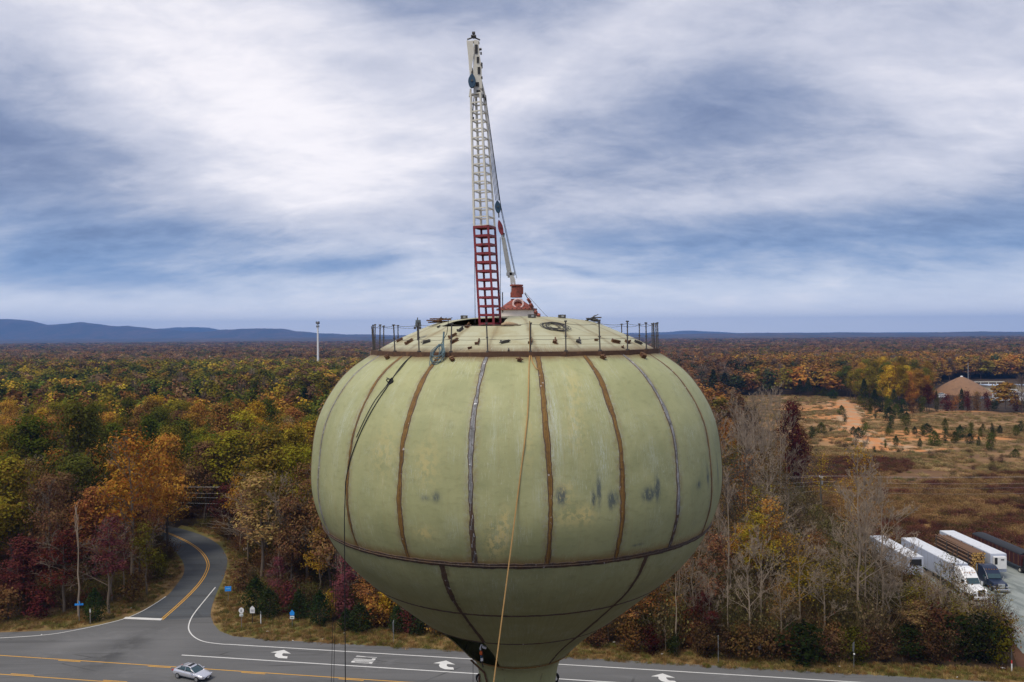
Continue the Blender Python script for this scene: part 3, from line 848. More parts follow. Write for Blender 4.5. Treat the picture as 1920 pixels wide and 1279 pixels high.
for pts_, r__ in (([mp(898, 93, Ym - .1), mp(903, 92, Ym - .1)], .05), ([mp(902, 118), mp(902, 128)], .06), ([mp(900, 134), mp(900, 150)], .035)): MB().tube(pts_, r__, 8).build('shackle', M['steel_dark'], mast)
MB().tube([mp(884, 128), mp(885, 141)], .05, 8).box(mp(884.5, 134), (.13, .13, .05)).build('shackle', M['steel_dark'], mast)
mb = MB(); mb.prism([mp(902, 150), mp(904, 152), mp(910, 176), mp(909, 182), mp(901, 178)], (0, .12, 0)); mb.build('cheek_plate', M['cream'], mast, bevel=.006); mb = MB(); mb.prism([mp(881, 166), mp(884, 166), mp(884, 181), mp(879, 181)], (0, .1, 0)); mb.build('cheek_plate', M['cream'], mast, bevel=.006)
mb = MB(); mb.box(mp(903, 180), (.2, .18, .1)); mb.box(mp(886, 222), (.12, .12, .09)); mb.tube([mp(886, 218), mp(889, 178)], .018, 5); mb.build('clamp', M['steel_dark'], mast)


def sheave(name, c, a, b, thick, m, parent, tilt=0.0, hub=M['steel_dark']):
    mb = MB(); n = 24; Y = Vector((0, 1, 0))
    rg = []
    for k in range(n):
        t_ = 2 * math.pi * k / n; x, z = math.cos(t_) * a, math.sin(t_) * b
        if z > 0: x *= 1 - .45 * (z / b) ** 2
        rg.append(c + Vector((x * math.cos(tilt) - z * math.sin(tilt), -thick / 2, x * math.sin(tilt) + z * math.cos(tilt))))
    mb.prism(rg, (0, thick, 0)); o = mb.build(name, m, parent, bevel=.015)
    MB().tube([c + Vector((0, -thick / 2 - .03, 0)), c + Vector((0, thick / 2 + .03, 0))], a * .28, 10).build('pin', hub, o)
    return o


blk = empty('hoist_block', W(885, 152, Ym - .3), 0, 'blue teardrop hoist block hanging at the top of the mast', 'pulley block')
sheave('cheek', Vector((0, 0, 0)), .145, .27, .12, M['blueblock'], blk)
MB().tube([(0, 0, .22), (0, 0, .36)], .035, 6).build('hanger', M['steel_dark'], blk)

# stiff arm with its swivel pot, on the cone
arm = empty('derrick_arm', W(968, 556, 33.3), 0, 'short pale grey derrick arm leaning left from its dark red pot on the vent cone', 'derrick arm')
AO = arm.location.copy()
def ap(px, py, Y=33.3): return W(px, py, Y) - AO
mb = MB(); mb.tube([ap(968.5, 558), ap(968.5, 537)], .24, 18); mb.tube([ap(968.5, 537), ap(968.5, 534)], .28, 18); mb.box(ap(979, 545), (.1, .2, .3)); mb.box(ap(960, 553), (.14, .3, .2)); mb.build('swivel_pot', M['brickred'], arm, bevel=.01)
mb = MB()
for dy in (-.13, .13):
    mb.prism([ap(959, 548, 33.3 + dy), ap(955, 510, 33.3 + dy), ap(959, 508, 33.3 + dy), ap(966, 524, 33.3 + dy), ap(968, 545, 33.3 + dy), ap(965, 547, 33.3 + dy), ap(962, 528, 33.3 + dy), ap(961, 548, 33.3 + dy)], (0, .04, 0))
mb.build('fork', mat('pale_steel', (.52, .52, .50), .5, .1, .1, 5), arm)
mb = MB(); a, b_ = ap(956.5, 520), ap(943.5, 446); seg = b_ - a
mb.box((a + b_) / 2, (.23, .2, seg.length), rot=seg.to_track_quat('Z', 'Y').to_matrix(), taper=(.75, .8)); mb.build('arm_beam', mat('worn_grey_paint', (.34, .35, .34), .6, .1, .25, 6, (.12, .11, .10), (.55, .7), 9), arm, bevel=.01)
MB().box(ap(957, 514), (.34, .26, .12)).build('bracket', M['grey'], arm); MB().tube([ap(943, 448), ap(942, 440)], .06, 8).build('end_pin', M['grey'], arm)
sheave('lower_block', ap(938.5, 427), .105, .33, .12, M['maroon'], arm, .22)
MB().tube([ap(935.5, 408), ap(935, 398)], .03, 6).build('swivel', M['steel_dark'], arm); MB().tube([ap(940, 436), ap(945, 438), ap(944, 447)], .04, 6).build('hook', M['steel_dark'], arm)
lblk = empty('luffing_block', W(933.5, 388, 33.0), 0, 'blue pulley block hung on the cables above the derrick arm', 'pulley block')
sheave('cheek', Vector((0, 0, 0)), .125, .26, .14, M['blueblock'], lblk, .1)
cab = MB(); w0 = W(907, 182, Ym)
for i, (x0, x1) in enumerate(((906, 929.5), (907.5, 932), (909, 934.5), (910.5, 936.5))):
    cab.tube([W(x0, 182, Ym), W(x1, 376, 33.0)], .012, 4)
cab.tube([W(911, 184, Ym), W(941, 402, 33.1), W(966, 516, 33.3)], .013, 4); cab.tube([W(912, 190, Ym), W(939, 385, 33.1), W(969, 522, 33.3)], .009, 4)
tag(cab.build('hoist_cable', M['black']), 'thin dark cables from the mast head down to the blue block and arm', 'cable')
for (x0, y0, x1, y1, Y, lb) in ((889.5, 430, 891, 606, 30.9, 'thin vertical fall line just left of the red mast section'), (938, 445, 938.5, 604, 31.8, 'thin vertical fall line just right of the red mast section')):
    tag(MB().tube([W(x0, y0, Y), W(x1, y1, Y)], .011, 4).build('fall_line', M['steel_dark']), lb, 'cable')
# guy with shackles at the right of the pot
g = [W(984, 550, 33.2), W(992, 564, 33.0), W(1001, 583, 32.4), W(1014, 597, 31.6), W(1030, 601, 31.2)]
gy = empty('guy_chain', g[0], 0, 'dark guy chain with shackles running right from the red pot to the roof', 'chain')
MB().tube([p - g[0] for p in g], .02, 5).build('chain_line', M['black'], gy)
mb = MB()
for i, p_ in enumerate((g[1], g[1].lerp(g[2], .5), g[2].lerp(g[3], .3), g[2].lerp(g[3], .7))):
    MB().box(p_ - g[0], (.12, .1, .2), rot=Euler((.4, -.6, .3 * i)).to_matrix()).build('shackle', M['brickred'], gy)
tag(MB().tube([W(984, 548, 33.3), W(1022, 590, 32.6), W(1034, 599, 32.2)], .008, 4).build('guy_wire', M['steel_dark']), 'thin guy wire right of the shackled chain', 'cable')
MB().tube([W(942.5, 584, 33), W(942.3, 546, 33)], .022, 6).build('x', None) if 0 else None
tag(MB().tube([W(942.5, 586, 32.9), W(942.2, 548, 32.9)], .025, 6).build('short_post', M['steel_dark']), 'short thin dark post beside the vent cone, left of the round port', 'post')

# ------------------------------------------------------------------ loose gear on the roof


def onroof(zx, zy, off=.04):
    h = tank_hit(670 + zx / 3.31, 540 + zy / 3.31, off); return h[0] if h else None


def coil(name, c, nrm, rx, n, r, m, label, seed=1, vertical=False, cat='cable'):
    q = random.Random(seed); up = nrm.normalized(); t1 = up.cross(Vector((0, 1, 0))); t1 = t1.normalized() if t1.length > .1 else Vector((1, 0, 0)); t2 = up.cross(t1); pts = []
    for i in range(n * 14):
        a = 2 * math.pi * i / 14 + q.uniform(-.06, .06); rr_ = rx * (.45 + .5 * abs(math.sin(i * .113 + seed)) + q.uniform(-.05, .05))
        ry = rr_ * 1.0
        pts.append(c + t1 * (math.cos(a) * rr_ + .12 * math.sin(i * .05)) + t2 * math.sin(a) * ry * .8 + up * (.02 + .006 * (i / 14) % .08 + q.uniform(0, .02)))
    return tag(MB().tube(pts, r, 5, False).build(name, m), label, cat)


cc = onroof(1225, 247); coil('cable_coil', cc, nrm_at(cc), .52, 9, .011, M['steel_dark'], 'dark cable lying coiled on the roof, right of the vent drum', 4)
tag(MB().tube([onroof(1290, 285), onroof(1180, 275), onroof(1050, 308), onroof(950, 325), onroof(820, 330), onroof(740, 335), onroof(640, 385)], .018, 5).build('roof_cable', M['blackrope']), 'dark cable trailing left across the roof from the coil', 'cable')
tag(MB().tube([onroof(820, 310), onroof(880, 262), onroof(940, 222), onroof(990, 205), onroof(1060, 195)], .014, 5).build('roof_cable', M['steel_dark']), 'thin cable lying on the roof in front of the vent drum', 'cable')
# blue rope hank over the rim
hr = empty('rope_hank', tank_hit(832, 662, .15)[0], 0, 'blue-grey rope hank hanging over the rim at left', 'rope'); mb = MB(); q = random.Random(3)
for k in range(8):
    pts = []; wd = q.uniform(.08, .34); ln = q.uniform(.40, .92); ox = q.uniform(-.15, .1) - .1
    for i in range(17):
        a = 2 * math.pi * i / 16; pts.append(Vector((ox + math.sin(a) * wd * (.5 - .5 * math.cos(a)) ** .5 - .15 * (1 - math.cos(a)) / 2, -.10 - .35 * (1 - math.cos(a)) / 2 - q.uniform(0, .04), .32 - ln * (1 - math.cos(a)) / 2)))
    mb.tube(pts, .013, 5, False)
mb.build('rope_loops', M['bluerope'], hr); MB().tube([(.0, .15, .75), (-.02, .05, .4), (0, -.08, .2), (-.1, -.2, 0)], .035, 6).build('rope_bundle', M['bluerope'], hr)


def surf_rope(name, pxs, r, m, label, tail=None, off=.06, n=60, cat='rope'):
    pts = []
    for p in pxs:
        h = tank_hit(*p, off)
        if h: pts.append(h[0])
    pts = smooth(pts, n); pts += [Vector(q) for q in (tail or [])]
    return tag(MB().tube(pts, r, 5).build(name, m), label, cat)


e1 = tank_hit(983, 835, .1)[0]; bt = W(925, 1285, 24.3); dn = bt + (bt - e1) * 2.6
surf_rope('hand_line', [(993, 663), (992, 690), (991, 730), (989, 780), (983, 835)], .021, M['yellowrope'], 'tan yellow rope hanging down the front of the tank', [bt, dn])
tag(MB().tube([W(993, 602, 27.3), tank_hit(993, 663, .12)[0]], .014, 5).build('rope_tie', M['yellowrope']), 'tan rope end tied up the guard post at the rim', 'rope')
surf_rope('rope_end', [(995, 663), (998, 678), (1005, 690), (1010, 693)], .017, M['yellowrope'], 'short loose tan rope end over the rim beside the long rope', n=20)
hl = tank_hit(648, 905, .1)[0]
surf_rope('lead_cable', [(776, 664), (758, 680), (742, 700), (728, 722), (706, 755), (686, 790), (668, 830), (655, 868), (648, 905)], .017, M['black'], 'thick black cable running over the left shoulder and hanging to the ground', [Vector((hl.x - .02, hl.y - .15, hl.z - 1.2)), Vector((hl.x - .05, hl.y - .4, .3))], .05)
surf_rope('lead_cable', [(770, 668), (752, 690), (738, 706), (722, 726), (702, 752), (684, 785), (668, 820)], .013, M['black'], 'thinner black cable beside the thick one on the left shoulder', None, .05)
cc = tank_hit(730, 716, .05)[0]
kn = MB(); q = random.Random(9); pts = [cc + Vector((q.uniform(-.12, .16), q.uniform(-.1, -.02), q.uniform(-.16, .18))) for i in range(16)]
tag(kn.tube(smooth(pts, 90), .018, 5).build('cable_knot', M['black']), 'black tangle of cable halfway down the left shoulder', 'cable')
for x0, x1, lb in ((627, 621, 'left of two thin lines hanging from the left side of the tank'), (631, 625.5, 'right of two thin lines hanging from the left side of the tank')):
    p = W(x0, 1035, 31.5); e_ = W(x1, 1290, 31.5); tag(MB().tube([W(x0 + 3, 1010, 31.6), p, e_, Vector((e_.x, e_.y, .3))], .009, 4).build('drop_line', M['black']), lb, 'cable')
p = W(887, 1222, 32.0); tag(MB().tube([p, W(887, 1290, 32), Vector((p.x, p.y, .3))], .009, 4).build('drop_line', M['black']), 'thin line hanging from the cut-out edge beside the pedestal', 'cable')
# tie lines from the roof posts
tag(MB().tube([W(841, 600, 27.9), W(838, 625, 28.2), onroof(500, 385), tank_hit(776, 664, .05)[0]], .012, 4).build('tie_line', M['blackrope']), 'thin dark line from a guard post down to the rim at left', 'cable')

# floodlight on a post, at left
fl = empty('flood_light', tank_hit(783, 640)[0], 0, 'grey box floodlight on a short stand at the left of the roof', 'floodlight')
f0 = fl.location.copy(); a = W(783, 598, f0.y) - f0
MB().tube([(0, 0, -.1), a + Vector((0, 0, .05))], .022, 6).build('stand', M['steel_dark'], fl)
MB().box(a + Vector((.02, 0, -.16)), (.22, .16, .24), .3, taper=(.8, .8)).build('lamp_box', mat('grey_box', (.10, .12, .13), .5), fl, bevel=.015)
for q_ in (-.1, .1): MB().box(a + Vector((q_, -.05, -.34)), (.07, .07, .1)).build('cable_gland', M['steel_dark'], fl)


def junk(name, c, label, seed, scale=1.0, m=None, ang=0.0):
    q = random.Random(seed); r = empty(name, c, ang, label, 'gear')
    mb = MB()
    for i in range(5): mb.box((q.uniform(-.3, .3) * scale, q.uniform(-.1, .1), .06 + i * .035), (q.uniform(.3, .6) * scale, .12, .05), q.uniform(-.6, .6), None)
    mb.build('timber', M['rust'] if m is None else m, r)
    mb = MB()
    for i in range(4): mb.tube([(q.uniform(-.45, .1) * scale, q.uniform(-.1, .1), .05), (q.uniform(-.1, .45) * scale, q.uniform(-.1, .1), .2 + q.uniform(0, .15))], .018, 5)
    mb.build('bar', M['steel_dark'], r)


junk('tool_pile', onroof(520, 222, 0), 'untidy pile of bars and timbers on the left slope of the roof', 1, 1.1)
junk('tool_pile', onroof(1455, 215, 0), 'dark clump of bars on the right slope of the roof', 2, .8, M['steel_dark'])
for zx, zy, lb in ((663, 190, 'small dark box behind the left roof crest'), (1083, 184, 'small dark box on the roof crest right of the vent'), (1270, 186, 'low dark box on the right of the roof crest')):
    p = onroof(zx, zy + 6, 0) or onroof(zx, zy + 14, 0)
    r = empty('junction_box', p, rng.uniform(-.3, .3), lb, 'box')
    MB().box((0, 0, .09), (.28, .18, .16)).build('case', M['steel_dark'], r, bevel=.01); MB().box((0, -.1, .10), (.10, .03, .08)).build('cover', M['grey'], r); 
p = onroof(948, 238, 0); r = empty('rag_bundle', p, .1, 'pale tan bundle lying on the roof in front of the vent', 'bundle')
mb = MB(); mb.tube([(-.32, 0, .05), (-.15, .03, .09), (.05, -.02, .08), (.3, .03, .05)], [.05, .09, .08, .04], 8); mb.build('cloth', mat('tan_cloth', (.38, .28, .17), .9, 0, .2, 9), r, True); MB().tube([(-.4, 0, .04), (-.1, -.1, .05), (.2, -.1, .04), (.4, -.06, .04)], .015, 5).build('cord', M['rust'], r)

# rigging hung in the cut-out
rg = empty('rigging_set', W(904, 1210, 30.9), 0, 'white clamp, orange pulley and strap hanging in the cut-out panel', 'rigging')
def rp(zx, zy, Y=30.75): return W(850 + zx / 7.68, 1160 + zy / 7.68, Y) - rg.location
mb = MB(); mb.tube([rp(408, 372), rp(395, 395), rp(388, 430), rp(392, 455)], .03, 6); mb.tube([rp(408, 372), rp(425, 400), rp(440, 405)], .025, 6); mb.box(rp(447, 410), (.16, .12, .09), 0, Euler((0, .35, 0)).to_matrix()); mb.build('clamp', M['white'], rg, bevel=.008)
mb = MB(); mb.tube([rp(402, 465), rp(400, 480), rp(399, 505), rp(404, 525)], [.035, .06, .065, .03], 8); mb.build('pulley', mat('orange_paint', (.75, .13, .02), .5), rg, True)
mb = MB(); mb.tube([rp(403, 525), rp(405, 550), rp(408, 570)], [.05, .055, .04], 8); mb.build('strap', M['blueblock'], rg)
mb = MB(); mb.box(rp(412, 585), (.1, .1, .12)); mb.build('buckle', M['white'], rg, bevel=.01)
mb = MB(); mb.tube([rp(418, 430), rp(420, 500), rp(415, 600), rp(418, 655), rp(430, 700)], .022, 5); mb.tube([rp(395, 600), rp(392, 640)], .03, 5); mb.build('web', M['black'], rg)
# cables and aerial on the pedestal
nb = empty('antenna_bracket', TP(84, 1.6, -13.9), 0, 'white aerial with looped black cables on the right of the pedestal neck', 'antenna')
def np_(zx, zy, Y=33.2): return W(850 + zx / 7.68, 1160 + zy / 7.68, Y) - nb.location
mb = MB(); mb.box(np_(1472, 740), (.13, .13, .14)); mb.box(np_(1460, 872), (.18, .1, .06)); mb.box(np_(1448, 800), (.05, .05, .12)); mb.build('housing', M['white'], nb, bevel=.01)
mb = MB()
for i in range(4): mb.tube(smooth([np_(1455, 770), np_(1480 + i * 9, 800), np_(1500 + i * 6, 860), np_(1500 - i * 10, 920), np_(1480, 1000), np_(1470, 1300)], 16), .022, 5)
mb.build('cable_loop', M['black'], nb)
nb2 = empty('cable_bundle', TP(-86, 1.62, -14.0), 0, 'looped dark cables on the left of the pedestal neck', 'cable')
def nq(zx, zy, Y=33.2): return W(850 + zx / 7.68, 1160 + zy / 7.68, Y) - nb2.location
mb = MB()
for i in range(4): mb.tube(smooth([nq(385, 780), nq(360 - i * 9, 820), nq(342 - i * 4, 870), nq(355, 930), nq(375, 1010), nq(380, 1300)], 16), .018, 5)
mb.build('cable_loop', M['black'], nb2); mb = MB(); mb.tube([nq(385, 800, 32.9), nq(372, 860, 32.9), nq(380, 1000, 32.9), nq(380, 1400, 32.9)], .05, 6); mb.build('conduit', M['rust'], nb2)
MB().tube([TP(-58, 2.25, -13.15) - TOFF, TP(-50, 1.78, -13.7) - TOFF, TP(-48, 1.66, -14.2) - TOFF, TP(-48, 1.63, -15) - TOFF, TP(-48, 1.63, -30) - TOFF], .04, 6).build('riser_pipe', M['rust'], root)

# ------------------------------------------------------------------ vegetation: prototypes
NR = np.random.default_rng(11)


def leaf_mat(name, mode, trans=.35):
    m = bpy.data.materials.new(name); m.use_nodes = True; t = NT(m.node_tree); t.n.clear()
    if mode == 'object': c = t.node('ShaderNodeObjectInfo').outputs['Color']
    else: a = t.node('ShaderNodeAttribute', attribute_type='INSTANCER', attribute_name='tint'); c = a.outputs['Color']
    co = t.coord('Object'); isl = t.node('ShaderNodeNewGeometry').outputs['Random Per Island']
    hv = t.noise(co, .45, 3, .5)
    k = t.add(t.mul(isl, .6 if mode == 'object' else .35), t.ramp(hv, .35, .65, .5, .95))
    c = t.mix(1.0, c, t.xyz(k, k, k), 'MULTIPLY')
    h = t.node('ShaderNodeHueSaturation'); t.put(h.inputs['Hue'], t.add(.5, t.mul(t.sub(isl, .5), .05))); t.put(h.inputs['Color'], c); h.inputs['Saturation'].default_value = 1.0; h.inputs['Value'].default_value = 1.0
    d = t.node('ShaderNodeBsdfDiffuse'); tr = t.node('ShaderNodeBsdfTranslucent'); mx = t.node('ShaderNodeMixShader'); mx.inputs[0].default_value = trans
    t.l.new(h.outputs[0], d.inputs[0]); t.l.new(h.outputs[0], tr.inputs[0]); t.l.new(d.outputs[0], mx.inputs[1]); t.l.new(tr.outputs[0], mx.inputs[2])
    o = t.node('ShaderNodeOutputMaterial'); t.l.new(mx.outputs[0], o.inputs[0])
    return m


LEAF = leaf_mat('leaves', 'object'); LEAFI = leaf_mat('leaves_far', 'inst', .2)


def quads(cen, size, seed=0, up=.5, aspect=.62, lc=None):
    """leaf-spray quads round given centres"""
    r = np.random.default_rng(seed); n = len(cen)
    nr_ = r.normal(size=(n, 3)); nr_[:, 2] = np.abs(nr_[:, 2]) + up
    if lc is not None:
        o_ = cen - lc; o_ /= np.linalg.norm(o_, axis=1)[:, None] + 1e-6; nr_ = nr_ * .38 + o_ * 1.15
    nr_ /= np.linalg.norm(nr_, axis=1)[:, None]
    a = np.cross(nr_, r.normal(size=(n, 3))); a /= np.linalg.norm(a, axis=1)[:, None]; b = np.cross(nr_, a)
    sz = (size if np.ndim(size) else np.full(n, size)) * r.uniform(.6, 1.35, n)
    a = a * sz[:, None] * .5; b = b * (sz * aspect)[:, None] * .5
    V = np.stack([cen - a, cen + b * 1.0 - a * .1, cen + a, cen - b + a * .15], 1).reshape(-1, 3)
    return V, np.arange(n * 4).reshape(-1, 4)


def crown_pts(seed, hgt, rx, nlobe, nclump, nleaf, base=.35, clr=.55, shape='round'):
    r = np.random.default_rng(seed); L = []
    for i in range(nlobe):
        u = i / max(nlobe - 1, 1); z = hgt * (base + (1 - base) * (.18 + .72 * u)); a = r.uniform(0, 6.28)
        wv = math.sin(math.pi * (.22 + .72 * u)) if shape == 'round' else 1 - .75 * u
        d = rx * r.uniform(.15, .55) * wv; lr = rx * r.uniform(.42, .62) * (.5 + .5 * wv)
        L.append((d * math.cos(a), d * math.sin(a), z, lr))
    L.append((0, 0, hgt * .88, rx * .45)); L = np.array(L)
    pr = L[:, 3] ** 2 / (L[:, 3] ** 2).sum(); k = r.choice(len(L), nclump, p=pr); dd = r.normal(size=(nclump, 3)); dd[:, 2] += .25; dd /= np.linalg.norm(dd, axis=1)[:, None]
    rr_ = r.uniform(.55, 1.05, nclump) ** .7
    cc = L[k, :3] + dd * (L[k, 3] * rr_)[:, None]
    cc[:, 2] = np.clip(cc[:, 2], hgt * base * .5, hgt)
    cs = clr * r.uniform(.6, 1.4, nclump)
    P = np.repeat(cc, nleaf, 0) + r.normal(size=(nclump * nleaf, 3)) * np.repeat(cs, nleaf)[:, None] * np.array([1, 1, .62])
    global LCEN
    LCEN = np.repeat(L[k, :3], nleaf, 0); return P, cc


def branch_mesh(name, seed, hgt, tr, limbs, m, targets=None, lev=3, spread=.8, thin=.02, start=.3, up=.35, subs=(6, 5, 4)):
    q = random.Random(seed); mb = MB()
    def grow(p, d, ln, r, lv):
        pts = [p]; n = 4 if lv == 0 else 3; dd = d.copy()
        for i in range(n):
            dd = (dd + Vector((q.gauss(0, .13), q.gauss(0, .13), q.gauss(0, .08) + (.07 if lv else 0)))).normalized(); pts.append(pts[-1] + dd * ln / n)
        mb.tube(pts, [max(thin, r * (1 - .72 * i / n)) for i in range(n + 1)], 5 if lv == 0 else (4 if lv == 1 else 3), False)
        if lv >= lev: return
        for j in range(subs[lv]):
            u = q.uniform(.25, 1); k = min(int(u * n), n - 1); c = pts[k].lerp(pts[k + 1], u * n - k)
            ax = dd.orthogonal().normalized(); ax = Matrix.Rotation(q.uniform(0, 6.28), 3, dd) @ ax
            nd = (dd * q.uniform(.5, .9) + ax * spread * q.uniform(.6, 1.1) + Vector((0, 0, up * .6))).normalized()
            grow(c, nd, ln * q.uniform(.38, .62) * (1 - .3 * u), max(thin, r * .45 * (1 - .4 * u)), lv + 1)
    # trunk
    pts = [Vector((0, 0, -.3))]; n = 7
    for i in range(n): pts.append(Vector((q.gauss(0, .02) * hgt * .35, q.gauss(0, .02) * hgt * .35, hgt * .93 * (i + 1) / n)))
    mb.tube(pts, [tr * (1 - .85 * (i / n) ** 1.1) for i in range(n + 1)], 7, False)
    for j in range(limbs):
        u = start + (1 - start) * (j + q.random()) / limbs; k = min(int(u * n), n - 1); c = pts[k].lerp(pts[k + 1], u * n - k); a = q.uniform(0, 6.28)
        d = Vector((math.cos(a), math.sin(a), up + .8 * u + q.uniform(-.1, .2))).normalized()
        grow(c, d, hgt * (.40 - .24 * u) * q.uniform(.75, 1.2), tr * .42 * (1 - .6 * u), 0)
    me = bpy.data.meshes.new(name); me.from_pydata([tuple(v) for v in mb.v], [], mb.f); me.materials.append(m)
    me.polygons.foreach_set('use_smooth', [True] * len(me.polygons)); me.update()
    return me


def proto(kind, i):
    s = 100 + i * 7
    if kind == 'broad':      # full leafy crown, 18 m
        P, cc = crown_pts(s, 18, 4.6 + .3 * (i % 3), 9, 190, 30, .22 + .08 * (i % 2), .60)
        V, F = quads(P, .40, s, .6, lc=LCEN); cr = mesh_np('crown', V, F, LEAF)
        return branch_mesh('trunk', s, 16.5, .24, 9, M['bark'], lev=1, subs=(4,), thin=.03), cr
    if kind == 'airy':       # thinner autumn crown with branches showing
        P, cc = crown_pts(s, 19, 4.2, 9, 120, 20, .30, .62)
        V, F = quads(P, .36, s, .4, lc=LCEN); return branch_mesh('trunk', s, 18, .21, 11, M['bark2'], lev=2, subs=(5, 3), thin=.025), mesh_np('crown', V, F, LEAF)
    if kind == 'bare':
        return branch_mesh('trunk', s, 20, .20, 12, M['barepale'], lev=3, subs=(6, 5, 3), thin=.017, start=.32 + .06 * (i % 3), spread=.75, up=.55), None
    if kind == 'dim':
        return branch_mesh('trunk', s + 5, 18, .17, 10, M['bark2'], lev=3, subs=(6, 4, 3), thin=.017, start=.2 + .07 * (i % 3), spread=.9, up=.42), None
    if kind == 'sparse':     # bare limbs with a few last leaves
        P, cc = crown_pts(s, 17, 4.4, 8, 110, 9, .3, .75)
        V, F = quads(P, .30, s, .2); return branch_mesh('trunk', s, 17, .18, 11, M['bark'] if i % 2 else M['barepale'], lev=3, subs=(6, 4, 3), thin=.017, start=.28, spread=.8, up=.5), mesh_np('crown', V, F, LEAF)
    if kind == 'pine':       # young conical pine/cedar, 4 m
        r = np.random.default_rng(s); n = 1700; u = r.uniform(0, 1, n) ** .9; a = r.uniform(0, 6.28, n); lob = 1 + .35 * np.sin(a * 3 + u * 9 + i) * np.cos(u * 17 + i)
        rr_ = (np.sin(np.pi * np.clip(.16 + u * .86, 0, 1)) ** .8 * 1.35 * lob) * np.sqrt(r.uniform(.1, 1, n)) + .05
        P = np.stack([rr_ * np.cos(a), rr_ * np.sin(a), .15 + u * 3.7 + r.normal(0, .16, n)], 1)
        V, F = quads(P, .30, s, .1, .35); return branch_mesh('trunk', s, 3.6, .06, 4, M['bark'], lev=0, thin=.012, start=.2), mesh_np('crown', V, F, LEAF)
    if kind == 'tallpine':
        r = np.random.default_rng(s); n = 3200; u = r.uniform(0, 1, n); wh = np.round(u * 11) / 11; a = np.round(r.uniform(0, 7, n)) * .9 + wh * 17; rr_ = (1.05 - u) * 3.6 * np.sqrt(r.uniform(.1, 1, n)) + .2
        P = np.stack([rr_ * np.cos(a) + r.normal(0, .3, n), rr_ * np.sin(a) + r.normal(0, .3, n), 6 + u * 13 + r.normal(0, .3, n) - rr_ * .12], 1)
        V, F = quads(P, .50, s, .4, .45); return branch_mesh('trunk', s, 18.5, .22, 9, M['bark'], lev=0, thin=.03, start=.35), mesh_np('crown', V, F, LEAF)
    if kind == 'shrub':      # 3 m
        P, cc = crown_pts(s, 3.2, 1.5, 6, 60, 16, .05, .35)
        V, F = quads(P, .24, s, .3, lc=LCEN); return branch_mesh('trunk', s, 2.6, .05, 7, M['bark'], lev=1, subs=(3,), thin=.014, start=.1, up=.9), mesh_np('crown', V, F, LEAF)
    if kind == 'snag':
        return branch_mesh('trunk', s, 14, .19, 4, M['barepale'], lev=1, subs=(2,), thin=.03, start=.6, spread=.5, up=1.0), None


NPRO = dict(broad=6, airy=3, bare=4, sparse=3, pine=4, tallpine=2, dim=4, shrub=3, snag=2)
PRO = {k: [proto(k, i) for i in range(n)] for k, n in NPRO.items()}
PH = dict(dim=18.5, broad=18.3, airy=19, bare=20.5, sparse=17.5, pine=4.05, tallpine=19, shrub=3.1, snag=14)
PR_ = dict(dim=5.0, broad=5.2, airy=4.8, bare=5.0, sparse=5.0, pine=1.4, tallpine=3.6, shrub=1.7, snag=1.5)
COLS = dict(green=(.060, .068, .010), olive=(.125, .100, .012), yellow=(.27, .180, .018), ochre=(.235, .125, .022), orange=(.265, .118, .022), rust=(.175, .082, .026),
            brown=(.120, .064, .028), dark_red=(.085, .020, .018), pink_red=(.125, .042, .042), tan=(.215, .125, .062), dark_green=(.024, .036, .011), bright_green=(.11, .13, .012))
COLS = {k: tuple(min(.5, q * (1.45 if k not in ('dark_red', 'pink_red') else 1.2)) for q in v) for k, v in COLS.items()}
WORD = dict(green='green', olive='olive', yellow='yellow', ochre='ochre', orange='orange', rust='rust brown', brown='brown', dark_red='dark red', pink_red='pinkish red', tan='tan', dark_green='dark green', bright_green='bright green')
NAME = dict(dim='bare_tree', broad='broadleaf_tree', airy='broadleaf_tree', bare='bare_tree', sparse='sparse_tree', pine='pine_sapling', tallpine='pine_tree', shrub='shrub', snag='dead_trunk')
DESC = dict(dim='leafless brown tree', broad='full-crowned tree', airy='thin-crowned tree', bare='leafless pale tree', sparse='nearly bare tree with few {c} leaves', pine='young conical pine', tallpine='tall dark pine', shrub='bush', snag='dead trunk with broken limbs')
CAT = dict(dim='tree', broad='tree', airy='tree', bare='tree', sparse='tree', pine='sapling', tallpine='tree', shrub='bush', snag='dead tree')
PLACED = []; TREES = []


def plant(kind, x, y, h, rr_, colour, group, where, r=random):
    tm, cm = PRO[kind][r.randrange(len(PRO[kind]))]
    k = h / PH[kind]; kr = rr_ / PR_[kind]
    px, py, _ = PX((x, y, h * .6))
    c = WORD[colour]; d = DESC[kind].format(c=c)
    if kind in ('broad', 'airy', 'shrub'): d = c + ' ' + d
    lab = None
    e_ = empty(NAME[kind], (x, y, 0), r.uniform(0, 6.28), lab, CAT[kind], group)
    e_.scale = (kr, kr, k)
    cr, cg, cb = COLS[colour]; v = r.uniform(.75, 1.25)
    for me, nm in ((tm, 'trunk'), (cm, 'crown')):
        if me is None: continue
        o = bpy.data.objects.new(nm, me); C.objects.link(o); o.parent = e_
        if group == 'bushes along the roadside at right': v = r.uniform(.42, .7)
        if nm == 'crown': o.color = (cr * v * r.uniform(.9, 1.1), cg * v * r.uniform(.9, 1.1), cb * v * r.uniform(.8, 1.2), 1)
    PLACED.append((x, y, rr_, kind)); TREES.append((e_, d, px, py, x, y, h, kind, colour))


def hero(kind, px, py, topy, wpx, colour, group, where='', r=random):
    g = G(px, py); h = CAMZ - (topy - 629) / FPX * g.y; plant(kind, g.x, g.y, h, wpx / 2 / FPX * g.y, colour, group, where, r)


RT = random.Random(77)
GL, GR, GF = 'trees of the left woods', 'trees of the roadside woods at right', 'trees beyond the field'
